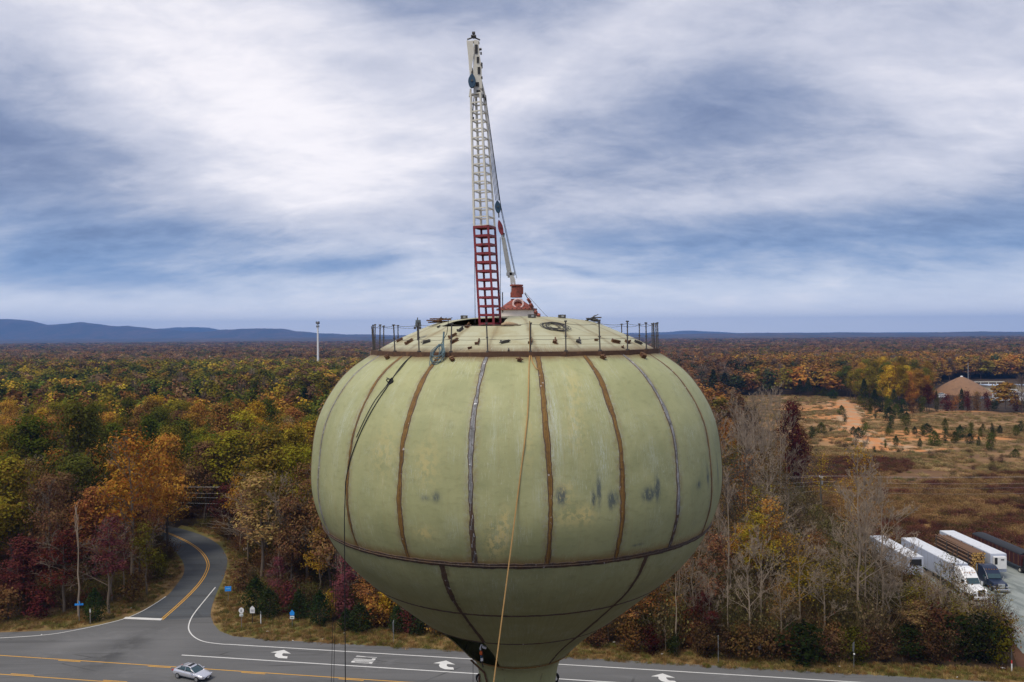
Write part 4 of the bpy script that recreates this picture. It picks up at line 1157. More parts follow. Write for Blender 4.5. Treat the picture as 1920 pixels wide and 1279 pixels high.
# hand-placed trees along the front of the left woods
for a in [('airy', 205, 1150, 965, 120, 'pink_red'), ('airy', 120, 1150, 985, 130, 'dark_red'), ('broad', 45, 1145, 1000, 120, 'dark_red'), ('snag', 148, 1158, 945, 34, 'tan'),
          ('airy', 250, 1105, 795, 165, 'orange'), ('broad', 288, 1035, 905, 130, 'ochre'), ('broad', 262, 1098, 940, 90, 'brown'), ('broad', 180, 1090, 905, 110, 'rust'), ('broad', 110, 1085, 880, 130, 'brown'),
          ('broad', 20, 1100, 850, 150, 'olive'), ('airy', 60, 1060, 850, 130, 'brown'), ('broad', 150, 1040, 745, 150, 'green'), ('broad', 60, 1020, 770, 150, 'green'), ('airy', 210, 1130, 990, 100, 'rust'), ('airy', 275, 1115, 975, 80, 'olive'),
          ('airy', 95, 1120, 880, 110, 'brown'), ('airy', 265, 1010, 900, 150, 'yellow'), ('airy', 320, 985, 880, 110, 'ochre'), ('snag', 232, 1120, 985, 24, 'tan'), ('broad', 235, 1065, 850, 130, 'orange'),
          ('airy', 492, 1105, 880, 170, 'tan'), ('bare', 525, 1108, 890, 90, 'tan'), ('airy', 575, 1105, 860, 130, 'brown'), ('broad', 620, 1120, 900, 130, 'brown'), ('broad', 548, 1115, 930, 90, 'brown'), ('airy', 650, 1150, 1040, 90, 'pink_red'),
          ('airy', 690, 1160, 1060, 90, 'rust'), ('broad', 730, 1150, 1020, 120, 'brown'), ('broad', 560, 1060, 830, 130, 'olive'), ('broad', 500, 1050, 800, 150, 'olive'), ('airy', 465, 1060, 905, 90, 'tan'), ('broad', 610, 1050, 850, 120, 'rust'),
          ('airy', 600, 1125, 985, 90, 'ochre'), ('airy', 760, 1170, 1075, 80, 'ochre'), ('airy', 800, 1180, 1090, 90, 'rust'), ('bare', 640, 1135, 990, 60, 'tan'), ('airy', 430, 1010, 905, 110, 'dark_red'), ('broad', 445, 985, 800, 150, 'olive'), ('airy', 520, 1130, 1040, 60, 'pink_red')]:
    hero(a[0], a[1], a[2], a[3], a[4], a[5], GL, 'in the left woods', RT)
for a in [('pine', 178, 1165, 1098, 38, 'dark_green'), ('pine', 480, 1150, 1080, 52, 'dark_green'), ('pine', 505, 1158, 1100, 44, 'dark_green'), ('pine', 560, 1160, 1105, 40, 'dark_green'), ('pine', 600, 1172, 1105, 44, 'dark_green'), ('pine', 675, 1184, 1130, 52, 'dark_green'), ('pine', 650, 1182, 1140, 34, 'dark_green'), ('pine', 745, 1186, 1135, 36, 'dark_green'), ('pine', 780, 1190, 1140, 36, 'dark_green')]:
    hero(*a, 'young evergreens at the wood edge', 'at the road edge of the left woods', RT)
# the roadside woods at right
for a in [('snag', 1268, 1225, 1068, 26, 'tan'), ('dim', 1300, 1212, 1020, 110, 'tan'), ('bare', 1368, 1165, 880, 90, 'tan'), ('bare', 1405, 1225, 1040, 110, 'tan'), ('bare', 1428, 1215, 1000, 100, 'tan'), ('bare', 1445, 985, 735, 100, 'tan'), ('bare', 1415, 980, 742, 90, 'tan'), ('bare', 1465, 975, 750, 80, 'tan'), ('bare', 1430, 1020, 760, 90, 'tan'), ('bare', 1400, 1000, 770, 90, 'tan'),
          ('broad', 1487, 945, 752, 78, 'dark_red'), ('broad', 1500, 925, 800, 60, 'brown'), ('bare', 1612, 1205, 880, 150, 'tan'), ('bare', 1625, 1190, 905, 110, 'tan'), ('bare', 1655, 1190, 925, 150, 'tan'), ('sparse', 1610, 1060, 825, 100, 'ochre'), ('bare', 1690, 1200, 1040, 130, 'brown'), ('bare', 1668, 1208, 1050, 120, 'tan'), ('sparse', 1735, 1215, 1085, 110, 'olive'), ('bare', 1765, 1205, 1060, 110, 'tan'), ('sparse', 1780, 1190, 1042, 80, 'olive'),
          ('sparse', 1815, 1228, 1138, 110, 'olive'), ('sparse', 1868, 1222, 1105, 110, 'olive'), ('broad', 1720, 1215, 1130, 90, 'brown'), ('airy', 1790, 1228, 1160, 100, 'brown'), ('dim', 1645, 1215, 1050, 110, 'tan'), ('sparse', 1545, 1215, 1040, 130, 'olive'), ('sparse', 1500, 1200, 1000, 130, 'ochre'), ('airy', 1420, 1140, 960, 110, 'yellow'), ('airy', 1450, 1110, 940, 110, 'ochre'), ('broad', 1395, 1120, 985, 90, 'ochre'),
          ('broad', 1362, 900, 790, 60, 'orange'), ('airy', 1370, 885, 835, 50, 'bright_green'), ('sparse', 1395, 1060, 850, 110, 'rust'), ('airy', 1340, 1180, 1000, 110, 'brown'), ('airy', 1235, 1205, 1080, 100, 'rust'), ('airy', 1180, 1200, 1100, 90, 'rust'), ('sparse', 1275, 1180, 1040, 110, 'rust'), ('airy', 1320, 1215, 1110, 80, 'dark_red'), ('sparse', 1465, 1225, 1090, 80, 'rust'), ('sparse', 1140, 1205, 1130, 70, 'rust'),
          ('dim', 1475, 1030, 830, 100, 'tan'), ('sparse', 1440, 1060, 830, 120, 'brown'), ('bare', 1345, 960, 780, 90, 'tan'), ('bare', 1385, 930, 745, 70, 'tan'), ('airy', 1525, 1110, 1005, 100, 'brown'), ('bare', 1590, 1130, 1000, 110, 'brown'), ('sparse', 1480, 1130, 1000, 100, 'brown'), ('sparse', 1620, 1110, 950, 120, 'rust'), ('sparse', 1360, 1060, 880, 100, 'brown'), ('sparse', 1415, 1030, 850, 90, 'tan'), ('airy', 1505, 1165, 1050, 90, 'olive'), ('airy', 1625, 1160, 1070, 90, 'olive'), ('sparse', 1540, 970, 850, 80, 'yellow'),
          ('snag', 1248, 1222, 1180, 12, 'brown'), ('bare', 1330, 1215, 1060, 60, 'tan'), ('snag', 1365, 1215, 1010, 22, 'tan'), ('sparse', 1325, 1090, 930, 100, 'rust'), ('bare', 1310, 1120, 960, 90, 'brown')]:
    hero(a[0], a[1], a[2], a[3], a[4], a[5], GR, 'in the woods right of the tower', RT)
for a in [('shrub', 1505, 1242, 1178, 120, 'dark_green'), ('shrub', 1265, 1230, 1196, 40, 'dark_green'), ('shrub', 1800, 1235, 1170, 100, 'dark_green'), ('shrub', 1845, 1240, 1165, 110, 'dark_green'), ('shrub', 1700, 1235, 1185, 90, 'dark_green'), ('shrub', 1320, 1232, 1180, 60, 'brown'), ('shrub', 1400, 1238, 1180, 70, 'brown'), ('shrub', 1440, 1238, 1185, 60, 'brown'), ('shrub', 1600, 1243, 1190, 70, 'olive'),
          ('shrub', 1180, 1222, 1170, 70, 'rust'), ('shrub', 1110, 1212, 1175, 60, 'brown'), ('shrub', 1220, 1226, 1180, 60, 'dark_red'), ('shrub', 1650, 1243, 1195, 60, 'brown'), ('shrub', 1750, 1245, 1190, 60, 'brown'), ('shrub', 1880, 1248, 1185, 60, 'olive'), ('shrub', 1555, 1243, 1195, 60, 'brown'), ('shrub', 1360, 1235, 1190, 50, 'brown'), ('shrub', 1290, 1212, 1150, 60, 'rust'), ('shrub', 1760, 1228, 1150, 90, 'brown')]:
    hero(a[0], a[1], a[2], a[3], a[4], a[5], 'bushes along the roadside at right', 'beside the road right of the tower', RT)
for a in [('shrub', 640, 1165, 1100, 60, 'pink_red'), ('shrub', 700, 1178, 1120, 60, 'rust'), ('shrub', 540, 1150, 1095, 60, 'dark_red'), ('shrub', 455, 1108, 1050, 60, 'brown'), ('shrub', 770, 1186, 1130, 60, 'dark_red'), ('shrub', 815, 1192, 1140, 60, 'rust'), ('shrub', 75, 1160, 1100, 70, 'dark_red'), ('shrub', 15, 1165, 1100, 80, 'brown'), ('shrub', 250, 1128, 1075, 60, 'brown'), ('shrub', 300, 1085, 1040, 50, 'olive'), ('shrub', 620, 1160, 1110, 40, 'ochre'), ('shrub', 720, 1170, 1110, 50, 'yellow')]:
    hero(a[0], a[1], a[2], a[3], a[4], a[5], 'bushes at the foot of the left woods', 'at the foot of the left woods', RT)

# field saplings
for i, (px, py, s) in enumerate([(1578, 778, 14), (1584, 792, 14), (1545, 745, 16), (1562, 748, 18), (1532, 742, 14), (1668, 790, 20), (1680, 780, 16), (1670, 806, 18), (1665, 818, 14), (1690, 786, 14), (1697, 802, 20), (1700, 790, 14), (1632, 774, 8), (1642, 786, 9), (1772, 808, 17), (1610, 822, 22), (1622, 820, 20), (1600, 815, 12),
                                 (1540, 815, 24), (1522, 824, 16), (1700, 816, 10), (1715, 815, 14), (1730, 818, 18), (1738, 812, 18), (1752, 836, 22), (1773, 830, 18), (1790, 832, 20), (1800, 822, 20), (1820, 818, 16), (1818, 835, 18), (1838, 820, 12), (1860, 812, 14), (1862, 824, 12), (1875, 815, 12), (1858, 846, 26), (1835, 838, 12), (1905, 818, 16), (1915, 812, 14), (1843, 810, 10), (1680, 836, 14), (1660, 840, 10), (1725, 838, 10), (1904, 858, 14), (1640, 850, 8), (1510, 860, 14)]):
    hero('shrub' if i % 3 == 1 else 'pine', px, py, py - s * RT.uniform(.7, 1.15), s * RT.uniform(.7, 1.25), 'dark_green' if i % 2 else 'green', 'young pines in the field', 'in the field', RT)
# trees on the field's far side and by the yard
for a in [('tallpine', 1655, 768, 690, 36, 'green'), ('broad', 1630, 764, 690, 48, 'olive'), ('broad', 1610, 758, 695, 40, 'olive'), ('broad', 1668, 772, 688, 50, 'yellow'), ('broad', 1690, 772, 690, 44, 'olive'), ('broad', 1705, 772, 700, 40, 'ochre'), ('broad', 1725, 771, 700, 44, 'ochre'), ('broad', 1738, 771, 708, 36, 'orange'), ('broad', 1742, 774, 725, 30, 'dark_red'), ('tallpine', 1620, 768, 715, 24, 'dark_green'), ('tallpine', 1676, 774, 735, 20, 'dark_green'), ('tallpine', 1640, 770, 735, 20, 'dark_green'),
          ('shrub', 1775, 771, 748, 30, 'dark_red'), ('shrub', 1792, 771, 750, 26, 'rust'), ('pine', 1803, 770, 734, 14, 'dark_green'), ('shrub', 1812, 771, 742, 24, 'dark_red'), ('pine', 1756, 772, 738, 10, 'green'), ('shrub', 1832, 770, 744, 22, 'rust'), ('shrub', 1850, 771, 745, 22, 'dark_red'), ('shrub', 1868, 771, 755, 26, 'dark_green'), ('broad', 1885, 768, 722, 34, 'ochre'), ('shrub', 1905, 771, 745, 28, 'dark_red'), ('shrub', 1925, 771, 755, 28, 'dark_green'), ('airy', 1900, 765, 725, 22, 'olive'),
          ('broad', 1618, 752, 684, 40, 'ochre'), ('broad', 1640, 756, 680, 44, 'olive'), ('broad', 1662, 758, 682, 40, 'green'), ('broad', 1682, 760, 684, 42, 'ochre'), ('broad', 1700, 762, 690, 40, 'yellow'), ('broad', 1735, 764, 694, 40, 'olive'), ('broad', 1604, 750, 700, 30, 'yellow'),
          ('broad', 1588, 744, 690, 40, 'green'), ('broad', 1625, 745, 676, 44, 'olive'), ('broad', 1655, 747, 672, 46, 'yellow'), ('broad', 1690, 750, 674, 44, 'olive'), ('broad', 1715, 752, 678, 44, 'green'), ('broad', 1740, 752, 682, 40, 'ochre'),
          ('shrub', 1628, 770, 752, 26, 'green'), ('shrub', 1650, 773, 754, 26, 'dark_green'), ('shrub', 1664, 775, 750, 24, 'green'), ('shrub', 1692, 775, 755, 26, 'dark_green'), ('shrub', 1712, 775, 754, 26, 'brown'), ('shrub', 1730, 775, 752, 24, 'green'), ('shrub', 1612, 764, 748, 20, 'olive'),
          ('tallpine', 1515, 744, 712, 16, 'dark_green'), ('tallpine', 1500, 744, 715, 16, 'dark_green'), ('broad', 1595, 750, 700, 30, 'olive'), ('broad', 1650, 764, 705, 36, 'yellow'), ('broad', 1720, 766, 695, 36, 'orange')]:
    hero(a[0], a[1], a[2], a[3], a[4], a[5], GF, 'beyond the field', RT)


# ------------------------------------------------------------------ woods filled in behind
def inpoly(p, poly):
    c = False; n = len(poly)
    for i in range(n):
        (x0, y0), (x1, y1) = poly[i], poly[i - 1]
        if (y0 > p[1]) != (y1 > p[1]) and p[0] < (x1 - x0) * (p[1] - y0) / (y1 - y0) + x0: c = not c
    return c


def gp(L): return [tuple(G(*p)[:2]) for p in L]


ROADCLR = gp([(-600, 1215), (-600, 1162), (0, 1160), (120, 1148), (230, 1122), (290, 1085), (318, 1050), (312, 1030), (285, 1002), (250, 994), (200, 992), (200, 962), (240, 960), (300, 966), (400, 990), (440, 1022), (458, 1065), (455, 1095), (480, 1122), (545, 1150), (640, 1168), (900, 1192), (1090, 1203), (1400, 1228), (1700, 1246), (2500, 1280), (2500, 2600), (-2000, 2600), (-2000, 1250)])
OPEN = gp([(1290, 744), (1500, 742), (1620, 748), (1740, 772), (1990, 777), (2400, 800), (2400, 1270), (1912, 1262), (1900, 1200), (1780, 1130), (1640, 1080), (1560, 1020), (1500, 950), (1440, 880), (1380, 820), (1290, 770)])
YARD = gp([(1728, 774), (1748, 720), (1790, 712), (2300, 706), (2400, 776)])
clay_lane = gp([(1585, 748), (1570, 735), (1590, 735), (1606, 750)])


def free(x, y):
    p = (x, y)
    if inpoly(p, ROADCLR) or inpoly(p, OPEN) or inpoly(p, YARD) or inpoly(p, clay_lane): return False
    return True


def lown(x, y, s, k=0.0):       # smooth pseudo-noise
    return math.sin(x / s * 1.3 + k) * math.cos(y / s * 1.7 + 2 * k) + .6 * math.sin((x + y) / s * .7 + 3.1 * k) + .4 * math.cos((x - 1.7 * y) / s * 1.9 + k)


def choose(x, y, r):
    d = math.hypot(x, y); q = r.random(); n = lown(x, y, 60, 1.0)
    if x / y > .14 and d < 260:      # roadside strip at right
        return r.choice([('dim', 'tan')] * 7 + [('bare', 'tan')] * 2 + [('sparse', 'brown'), ('sparse', 'brown'), ('sparse', 'ochre'), ('airy', 'brown'), ('sparse', 'rust'), ('sparse', 'olive')])
    if x / y > .1 and d < 1000:
        band = y > 560
        L = [('bare', 'tan')] * (2 if band else 4) + [('broad', 'brown'), ('broad', 'rust'), ('airy', 'brown'), ('broad', 'dark_green'), ('airy', 'rust')] + ([('broad', 'ochre'), ('broad', 'olive'), ('broad', 'ochre'), ('broad', 'orange')] * (3 if x / y > .30 else 1) if (n > 0 or x / y > .30) else [('tallpine', 'dark_green')] * 3)
        return r.choice(L)
    if d < 330:
        return r.choice([('broad', 'green')] * 4 + [('broad', 'olive')] * (8 if n > 0 else 5) + [('broad', 'yellow'), ('broad', 'yellow'), ('broad', 'ochre'), ('broad', 'ochre'), ('broad', 'ochre'), ('airy', 'orange'), ('broad', 'rust'), ('broad', 'brown'), ('airy', 'rust'), ('airy', 'tan'), ('airy', 'dark_red')])
    if d < 900:
        return r.choice([('broad', 'green')] * 5 + [('broad', 'olive')] * (8 if n > 0 else 5) + [('broad', 'yellow'), ('broad', 'yellow'), ('broad', 'ochre'), ('broad', 'ochre'), ('broad', 'tan'), ('broad', 'rust'), ('broad', 'brown'), ('broad', 'brown'), ('bare', 'tan'), ('tallpine', 'dark_green')] + ([('tallpine', 'dark_green')] * 4 if n < -.6 else []))
    if n < -1.2: return ('tallpine', 'dark_green')
    return r.choice([('broad', 'brown')] * 4 + [('broad', 'rust')] * 4 + [('broad', 'tan'), ('broad', 'tan'), ('bare', 'tan'), ('bare', 'tan'), ('broad', 'olive'), ('broad', 'green'), ('broad', 'dark_green')])


cand = []
grid = {}


def ok(x, y, s):
    g = 12.0; ix, iy = int(x // g), int(y // g)
    for a in range(ix - 2, ix + 3):
        for b in range(iy - 2, iy + 3):
            for (u, v, t_) in grid.get((a, b), ()):
                if (u - x) ** 2 + (v - y) ** 2 < (s * .5 + t_ * .5) ** 2: return False
    return True


for (x, y, rr_, kd) in PLACED:
    if kd not in ('pine', 'shrub'): grid.setdefault((int(x // 12), int(y // 12)), []).append((x, y, min(rr_, 3.6) * 1.5))
r = random.Random(404)
for i in range(74000):           # near woods: even spacing
    y = math.sqrt(r.uniform(95 ** 2, 620 ** 2)); x = r.uniform(-.86, .86) * (y + 15)
    s = 6.6 if y < 300 else 7.6
    if not free(x, y) or not ok(x, y, s): continue
    if math.hypot(x, y - 33) < 60: continue
    grid.setdefault((int(x // 12), int(y // 12)), []).append((x, y, s)); cand.append((x, y))


def hidden_by_tank(x, y):
    px = 960 + FPX * x / y
    return 660 < px < 1290 and y > 110


cand.sort(key=lambda c: c[1])
n_hero = len([p for p in PLACED if p[3] not in ('pine', 'shrub')])
left_over = []; nind = 0
for (x, y) in cand:
    px = 960 + FPX * x / y
    if -60 < px < 1980 and nind < 292 - n_hero and not hidden_by_tank(x, y):
        kd, cl = choose(x, y, r); h = r.uniform(15.5, 21.5) if kd not in ('bare', 'dim') else r.uniform(11, 20)
        if px > 1630: left_skip = True; continue
        if 1500 < px < 1575 and y < 166: h = min(h, r.uniform(6, 9))
        if px > 1250: h *= .88
        grp, wh = (GL, 'in the left woods') if px < 960 else (GR, 'in the woods right of the tower')
        plant(kd, x, y, h * (1.08 if kd == 'broad' and px < 960 else 1), r.uniform(4.3, 6.2) * (1.15 if kd == 'broad' else .85), cl, grp, wh, r); nind += 1
    else: left_over.append((x, y))
far_pts = [(x, y, 1.0) for (x, y) in left_over if not (y < 300 and 960 + FPX * x / y > 1600)]
for i in range(64000):           # distant woods
    y = math.exp(r.uniform(math.log(600), math.log(4200)))
    x = r.uniform(-.90, .90) * y
    if free(x, y): far_pts.append((x, y, 1.0 + max(0, (y - 900) / 2600)))


# low-detail copies for the far woods, scattered as one mass
lib = bpy.data.collections.new('far_tree_shapes')
def lowproto(kind, i):
    s = 900 + i * 13
    if kind == 'broad':
        P, _ = crown_pts(s, 18, 5.2, 9, 70, 9, .2, .8); V, F = quads(P, 1.05, s, .7, .8, lc=LCEN)
    elif kind == 'airy':
        P, _ = crown_pts(s, 19, 4.4, 8, 50, 7, .25, .8); V, F = quads(P, .8, s, .4, .6, lc=LCEN)
    elif kind == 'bare':
        rr2 = np.random.default_rng(s); n = 420; u = rr2.uniform(.25, 1, n); a = rr2.uniform(0, 6.28, n); rd = np.sin(np.pi * np.clip(u * .9, 0, 1)) * 3.6 * np.sqrt(rr2.uniform(.02, 1, n))
        P = np.stack([rd * np.cos(a), rd * np.sin(a), u * 18], 1); d = np.stack([np.cos(a) * .5, np.sin(a) * .5, np.full(n, 1.0)], 1) * rr2.uniform(.7, 1.6, n)[:, None]; sd_ = np.stack([-np.sin(a), np.cos(a), np.zeros(n)], 1) * .05
        V = np.stack([P - d - sd_, P - d + sd_, P + d + sd_ * .4, P + d - sd_ * .4], 1).reshape(-1, 3); F = np.arange(n * 4).reshape(-1, 4)
        tk = np.array([[-.2, 0, 0], [.2, 0, 0], [.06, 0, 17], [-.06, 0, 17], [0, -.2, 0], [0, .2, 0], [0, .06, 17], [0, -.06, 17]], float); V = np.vstack([V, tk]); F = np.vstack([F, [[n * 4, n * 4 + 1, n * 4 + 2, n * 4 + 3], [n * 4 + 4, n * 4 + 5, n * 4 + 6, n * 4 + 7]]])
    else:
        rr2 = np.random.default_rng(s); n = 520; u = rr2.uniform(0, 1, n); a = rr2.uniform(0, 6.28, n); rd = (1.05 - u) * 3.6 * np.sqrt(rr2.uniform(.1, 1, n)) + .2
        P = np.stack([rd * np.cos(a), rd * np.sin(a), 4 + u * 12.5 - rd * .2], 1); V, F = quads(P, 1.2, s, .5, .6)
    o = bpy.data.objects.new('%02d_%s' % (i, kind), mesh_np(kind, V, F, LEAFI)); lib.objects.link(o); return o


LOW = ['broad', 'broad', 'broad', 'airy', 'bare', 'bare', 'tallpine', 'tallpine']
for i, k in enumerate(LOW): lowproto(k, i)
idx = dict(dim=[4, 5], broad=[0, 1, 2], airy=[3], bare=[4, 5], sparse=[4, 5], tallpine=[6, 7])
N = len(far_pts)
P = np.zeros((N, 3), np.float32); SCL = np.zeros((N, 3), np.float32); TI = np.ones((N, 4), np.float32); ID = np.zeros(N, np.int32); RZ = np.zeros((N, 3), np.float32)
for i, (x, y, s) in enumerate(far_pts):
    kd, cl = choose(x, y, r); d = math.hypot(x, y)
    P[i] = (x, y, 0); hh = r.uniform(.8, 1.12) * (1 + .07 * lown(x, y, 90, 2.0)) * (1.0 if d < 1400 else .95)
    if x / y > .14 and y < 260: hh *= .85 if x / y < .42 else .55
    wv = s * r.uniform(.9, 1.35) * (1.35 if d > 450 else 1.0); SCL[i] = (wv, wv, hh)
    c = np.array(COLS[cl]) * r.uniform(.7, 1.3) * (1 + .22 * lown(x, y, 55, .3)) * r.uniform(.9, 1.1, ) if hasattr(r, 'zz') else np.array(COLS[cl]) * r.uniform(.7, 1.3) * (1 + .22 * lown(x, y, 55, .3))
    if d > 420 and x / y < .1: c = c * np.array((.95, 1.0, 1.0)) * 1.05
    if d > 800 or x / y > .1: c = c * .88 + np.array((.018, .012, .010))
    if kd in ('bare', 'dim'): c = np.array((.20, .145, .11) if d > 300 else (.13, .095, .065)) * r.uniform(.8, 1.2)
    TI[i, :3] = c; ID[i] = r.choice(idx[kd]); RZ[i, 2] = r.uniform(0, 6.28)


def scatter(name, P, SCL, RZ, TI, ID, coll, label, cat):
    me = bpy.data.meshes.new(name); me.vertices.add(len(P)); me.vertices.foreach_set('co', np.asarray(P, np.float32).ravel())
    me.attributes.new('tscale', 'FLOAT_VECTOR', 'POINT').data.foreach_set('vector', np.asarray(SCL, np.float32).ravel())
    me.attributes.new('trot', 'FLOAT_VECTOR', 'POINT').data.foreach_set('vector', np.asarray(RZ, np.float32).ravel())
    me.attributes.new('tint', 'FLOAT_COLOR', 'POINT').data.foreach_set('color', np.asarray(TI, np.float32).ravel())
    me.attributes.new('tidx', 'INT', 'POINT').data.foreach_set('value', np.asarray(ID, np.int32))
    ob = bpy.data.objects.new(name, me); C.objects.link(ob); tag(ob, label, cat, kind='stuff')
    ng = bpy.data.node_groups.new(name, 'GeometryNodeTree'); ng.interface.new_socket('Geometry', in_out='INPUT', socket_type='NodeSocketGeometry'); ng.interface.new_socket('Geometry', in_out='OUTPUT', socket_type='NodeSocketGeometry')
    gi = ng.nodes.new('NodeGroupInput'); go = ng.nodes.new('NodeGroupOutput'); ci = ng.nodes.new('GeometryNodeCollectionInfo'); ip = ng.nodes.new('GeometryNodeInstanceOnPoints')
    ci.inputs['Collection'].default_value = coll; ci.inputs['Separate Children'].default_value = True; ci.inputs['Reset Children'].default_value = True
    def na(nm, ty):
        n = ng.nodes.new('GeometryNodeInputNamedAttribute'); n.data_type = ty; n.inputs[0].default_value = nm; return n.outputs['Attribute']
    L_ = ng.links.new; m2p = ng.nodes.new('GeometryNodeMeshToPoints'); L_(gi.outputs[0], m2p.inputs['Mesh']); L_(m2p.outputs[0], ip.inputs['Points']); L_(ci.outputs[0], ip.inputs['Instance'])
    ip.inputs['Pick Instance'].default_value = True; L_(na('tidx', 'INT'), ip.inputs['Instance Index']); L_(na('tscale', 'FLOAT_VECTOR'), ip.inputs['Scale'])
    e2r = ng.nodes.new('FunctionNodeEulerToRotation'); L_(na('trot', 'FLOAT_VECTOR'), e2r.inputs[0]); L_(e2r.outputs[0], ip.inputs['Rotation'])
    L_(ip.outputs[0], go.inputs[0]); md = ob.modifiers.new('scatter', 'NODES'); md.node_group = ng
    return ob


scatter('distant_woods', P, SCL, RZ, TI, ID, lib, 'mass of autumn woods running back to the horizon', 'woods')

# undergrowth, weeds and verge grass
lib2 = bpy.data.collections.new('brush_shapes')
def addlib(nm, V, F): o = bpy.data.objects.new(nm, mesh_np(nm, V, F, LEAFI)); lib2.objects.link(o)
def blades(seed, n, hgt, rx, wd, lean=.35):
    q = np.random.default_rng(seed); a = q.uniform(0, 6.28, n); rd = rx * np.sqrt(q.uniform(0, 1, n)); b0 = np.stack([rd * np.cos(a), rd * np.sin(a), np.zeros(n)], 1)
    tip = b0 + np.stack([q.normal(0, lean, n) * hgt, q.normal(0, lean, n) * hgt, q.uniform(.5, 1, n) * hgt], 1); a2 = q.uniform(0, 6.28, n); sd_ = np.stack([np.cos(a2), np.sin(a2), np.zeros(n)], 1) * wd
    return np.stack([b0 - sd_, b0 + sd_, tip + sd_ * .3, tip - sd_ * .3], 1).reshape(-1, 3), np.arange(n * 4).reshape(-1, 4)
for i in range(3):               # 0-2 thicket about 3 m
    V1, F1 = blades(50 + i, 110, 3.2, .9, .022, .4); P_, _ = crown_pts(60 + i, 2.8, 1.6, 6, 40, 9, .05, .5); V2, F2 = quads(P_, .22, 60 + i, .3)
    addlib('%d_thicket' % i, np.vstack([V1, V2]), np.vstack([F1, F2 + len(V1)]))
for i in range(2): V1, F1 = blades(70 + i, 60, .42, .45, .02, .35); addlib('%d_grass' % (3 + i), V1, F1)
for i in range(2):               # 5-6 weeds about 1 m
    V1, F1 = blades(80 + i, 70, 1.1, .8, .03, .3); P_, _ = crown_pts(84 + i, .9, .8, 4, 16, 8, .05, .3); V2, F2 = quads(P_, .16, 84 + i, .2)
    addlib('%d_weed' % (5 + i), np.vstack([V1, V2]), np.vstack([F1, F2 + len(V1)]))
VL = gp([(-600, 1215), (-600, 1150), (0, 1158), (120, 1148), (230, 1120), (290, 1085), (318, 1050), (312, 1030), (285, 1002), (296, 1003), (324, 1034), (337, 1057), (337, 1077), (322, 1098), (303, 1118), (258, 1145), (180, 1168), (130, 1178), (0, 1184)])
VR = gp([(345, 985), (400, 994), (440, 1025), (458, 1065), (455, 1095), (480, 1122), (545, 1150), (640, 1170), (760, 1185), (900, 1195), (1090, 1205), (1400, 1230), (1700, 1248), (2300, 1272), (2300, 1298), (1920, 1280), (1300, 1250), (1060, 1235), (660, 1210), (480, 1200), (425, 1187), (405, 1165), (405, 1135), (418, 1105), (433, 1055), (418, 1018), (388, 1002)])
LOT = gp([(1640, 1032), (1760, 1030), (1990, 1044), (2300, 1050), (2300, 1260), (1990, 1245), (1918, 1226), (1895, 1200), (1850, 1165), (1780, 1120), (1720, 1092), (1660, 1060)])
TRK = gp([(1580, 746), (1602, 760), (1614, 790), (1627, 812), (1650, 838), (1600, 826), (1576, 790), (1568, 760)])
r = random.Random(31)
PP, SS, RR, TT, II = [], [], [], [], []
def put(x, y, s, z, col, k):
    v = r.uniform(.7, 1.3); PP.append((x, y, 0)); SS.append((s, s, z)); RR.append((0, 0, r.uniform(0, 6.28))); TT.append((col[0] * v, col[1] * v * r.uniform(.92, 1.08), col[2] * v, 1)); II.append(k)
BR = [(.17, .105, .05), (.13, .08, .035), (.20, .10, .04), (.11, .10, .025), (.14, .06, .03), (.09, .07, .03)]
for i in range(14000):
    y = math.sqrt(r.uniform(96 ** 2, 300 ** 2)); x = r.uniform(-.68, .68) * y
    if not free(x, y): continue
    right = x / y > .14
    if not right and r.random() < .35: continue
    put(x, y, r.uniform(.7, 1.5), r.uniform(.5, 1.25) * (1.2 if right else .9), r.choice(BR), r.randrange(3))
OLV = [(.13, .105, .04), (.15, .11, .055), (.13, .09, .05), (.14, .12, .045)]
for i in range(1300):
    y = math.sqrt(r.uniform(97 ** 2, 215 ** 2)); x = r.uniform(.15, .60) * y
    if not free(x, y): continue
    px_ = 960 + FPX * x / y
    if px_ > 1640 and y > 112: continue
    k_ = r.uniform(1.1, 1.9); put(x, y, k_ * .8, k_ * (1.25 if px_ < 1640 else .7), r.choice(OLV), r.randrange(3))
scatter('undergrowth', PP, SS, RR, TT, II, lib2, 'brown brush and saplings filling the floor of the woods', 'undergrowth')
PP, SS, RR, TT, II = [], [], [], [], []
GRC = [(.34, .22, .085), (.28, .19, .07), (.42, .28, .12), (.17, .17, .04), (.20, .18, .05), (.26, .14, .05)]
for i in range(52000):
    y = r.uniform(88, 175); x = r.uniform(-.68, .72) * y; p = (x, y)
    if not (inpoly(p, VL) or inpoly(p, VR)): continue
    put(x, y, r.uniform(.6, 1.3), r.uniform(.4, 1.25), r.choice(GRC), 3 + r.randrange(2))
scatter('verge_tufts', PP, SS, RR, TT, II, lib2, 'tan and green grass tufts along the road verges', 'grass')
PP, SS, RR, TT, II = [], [], [], [], []
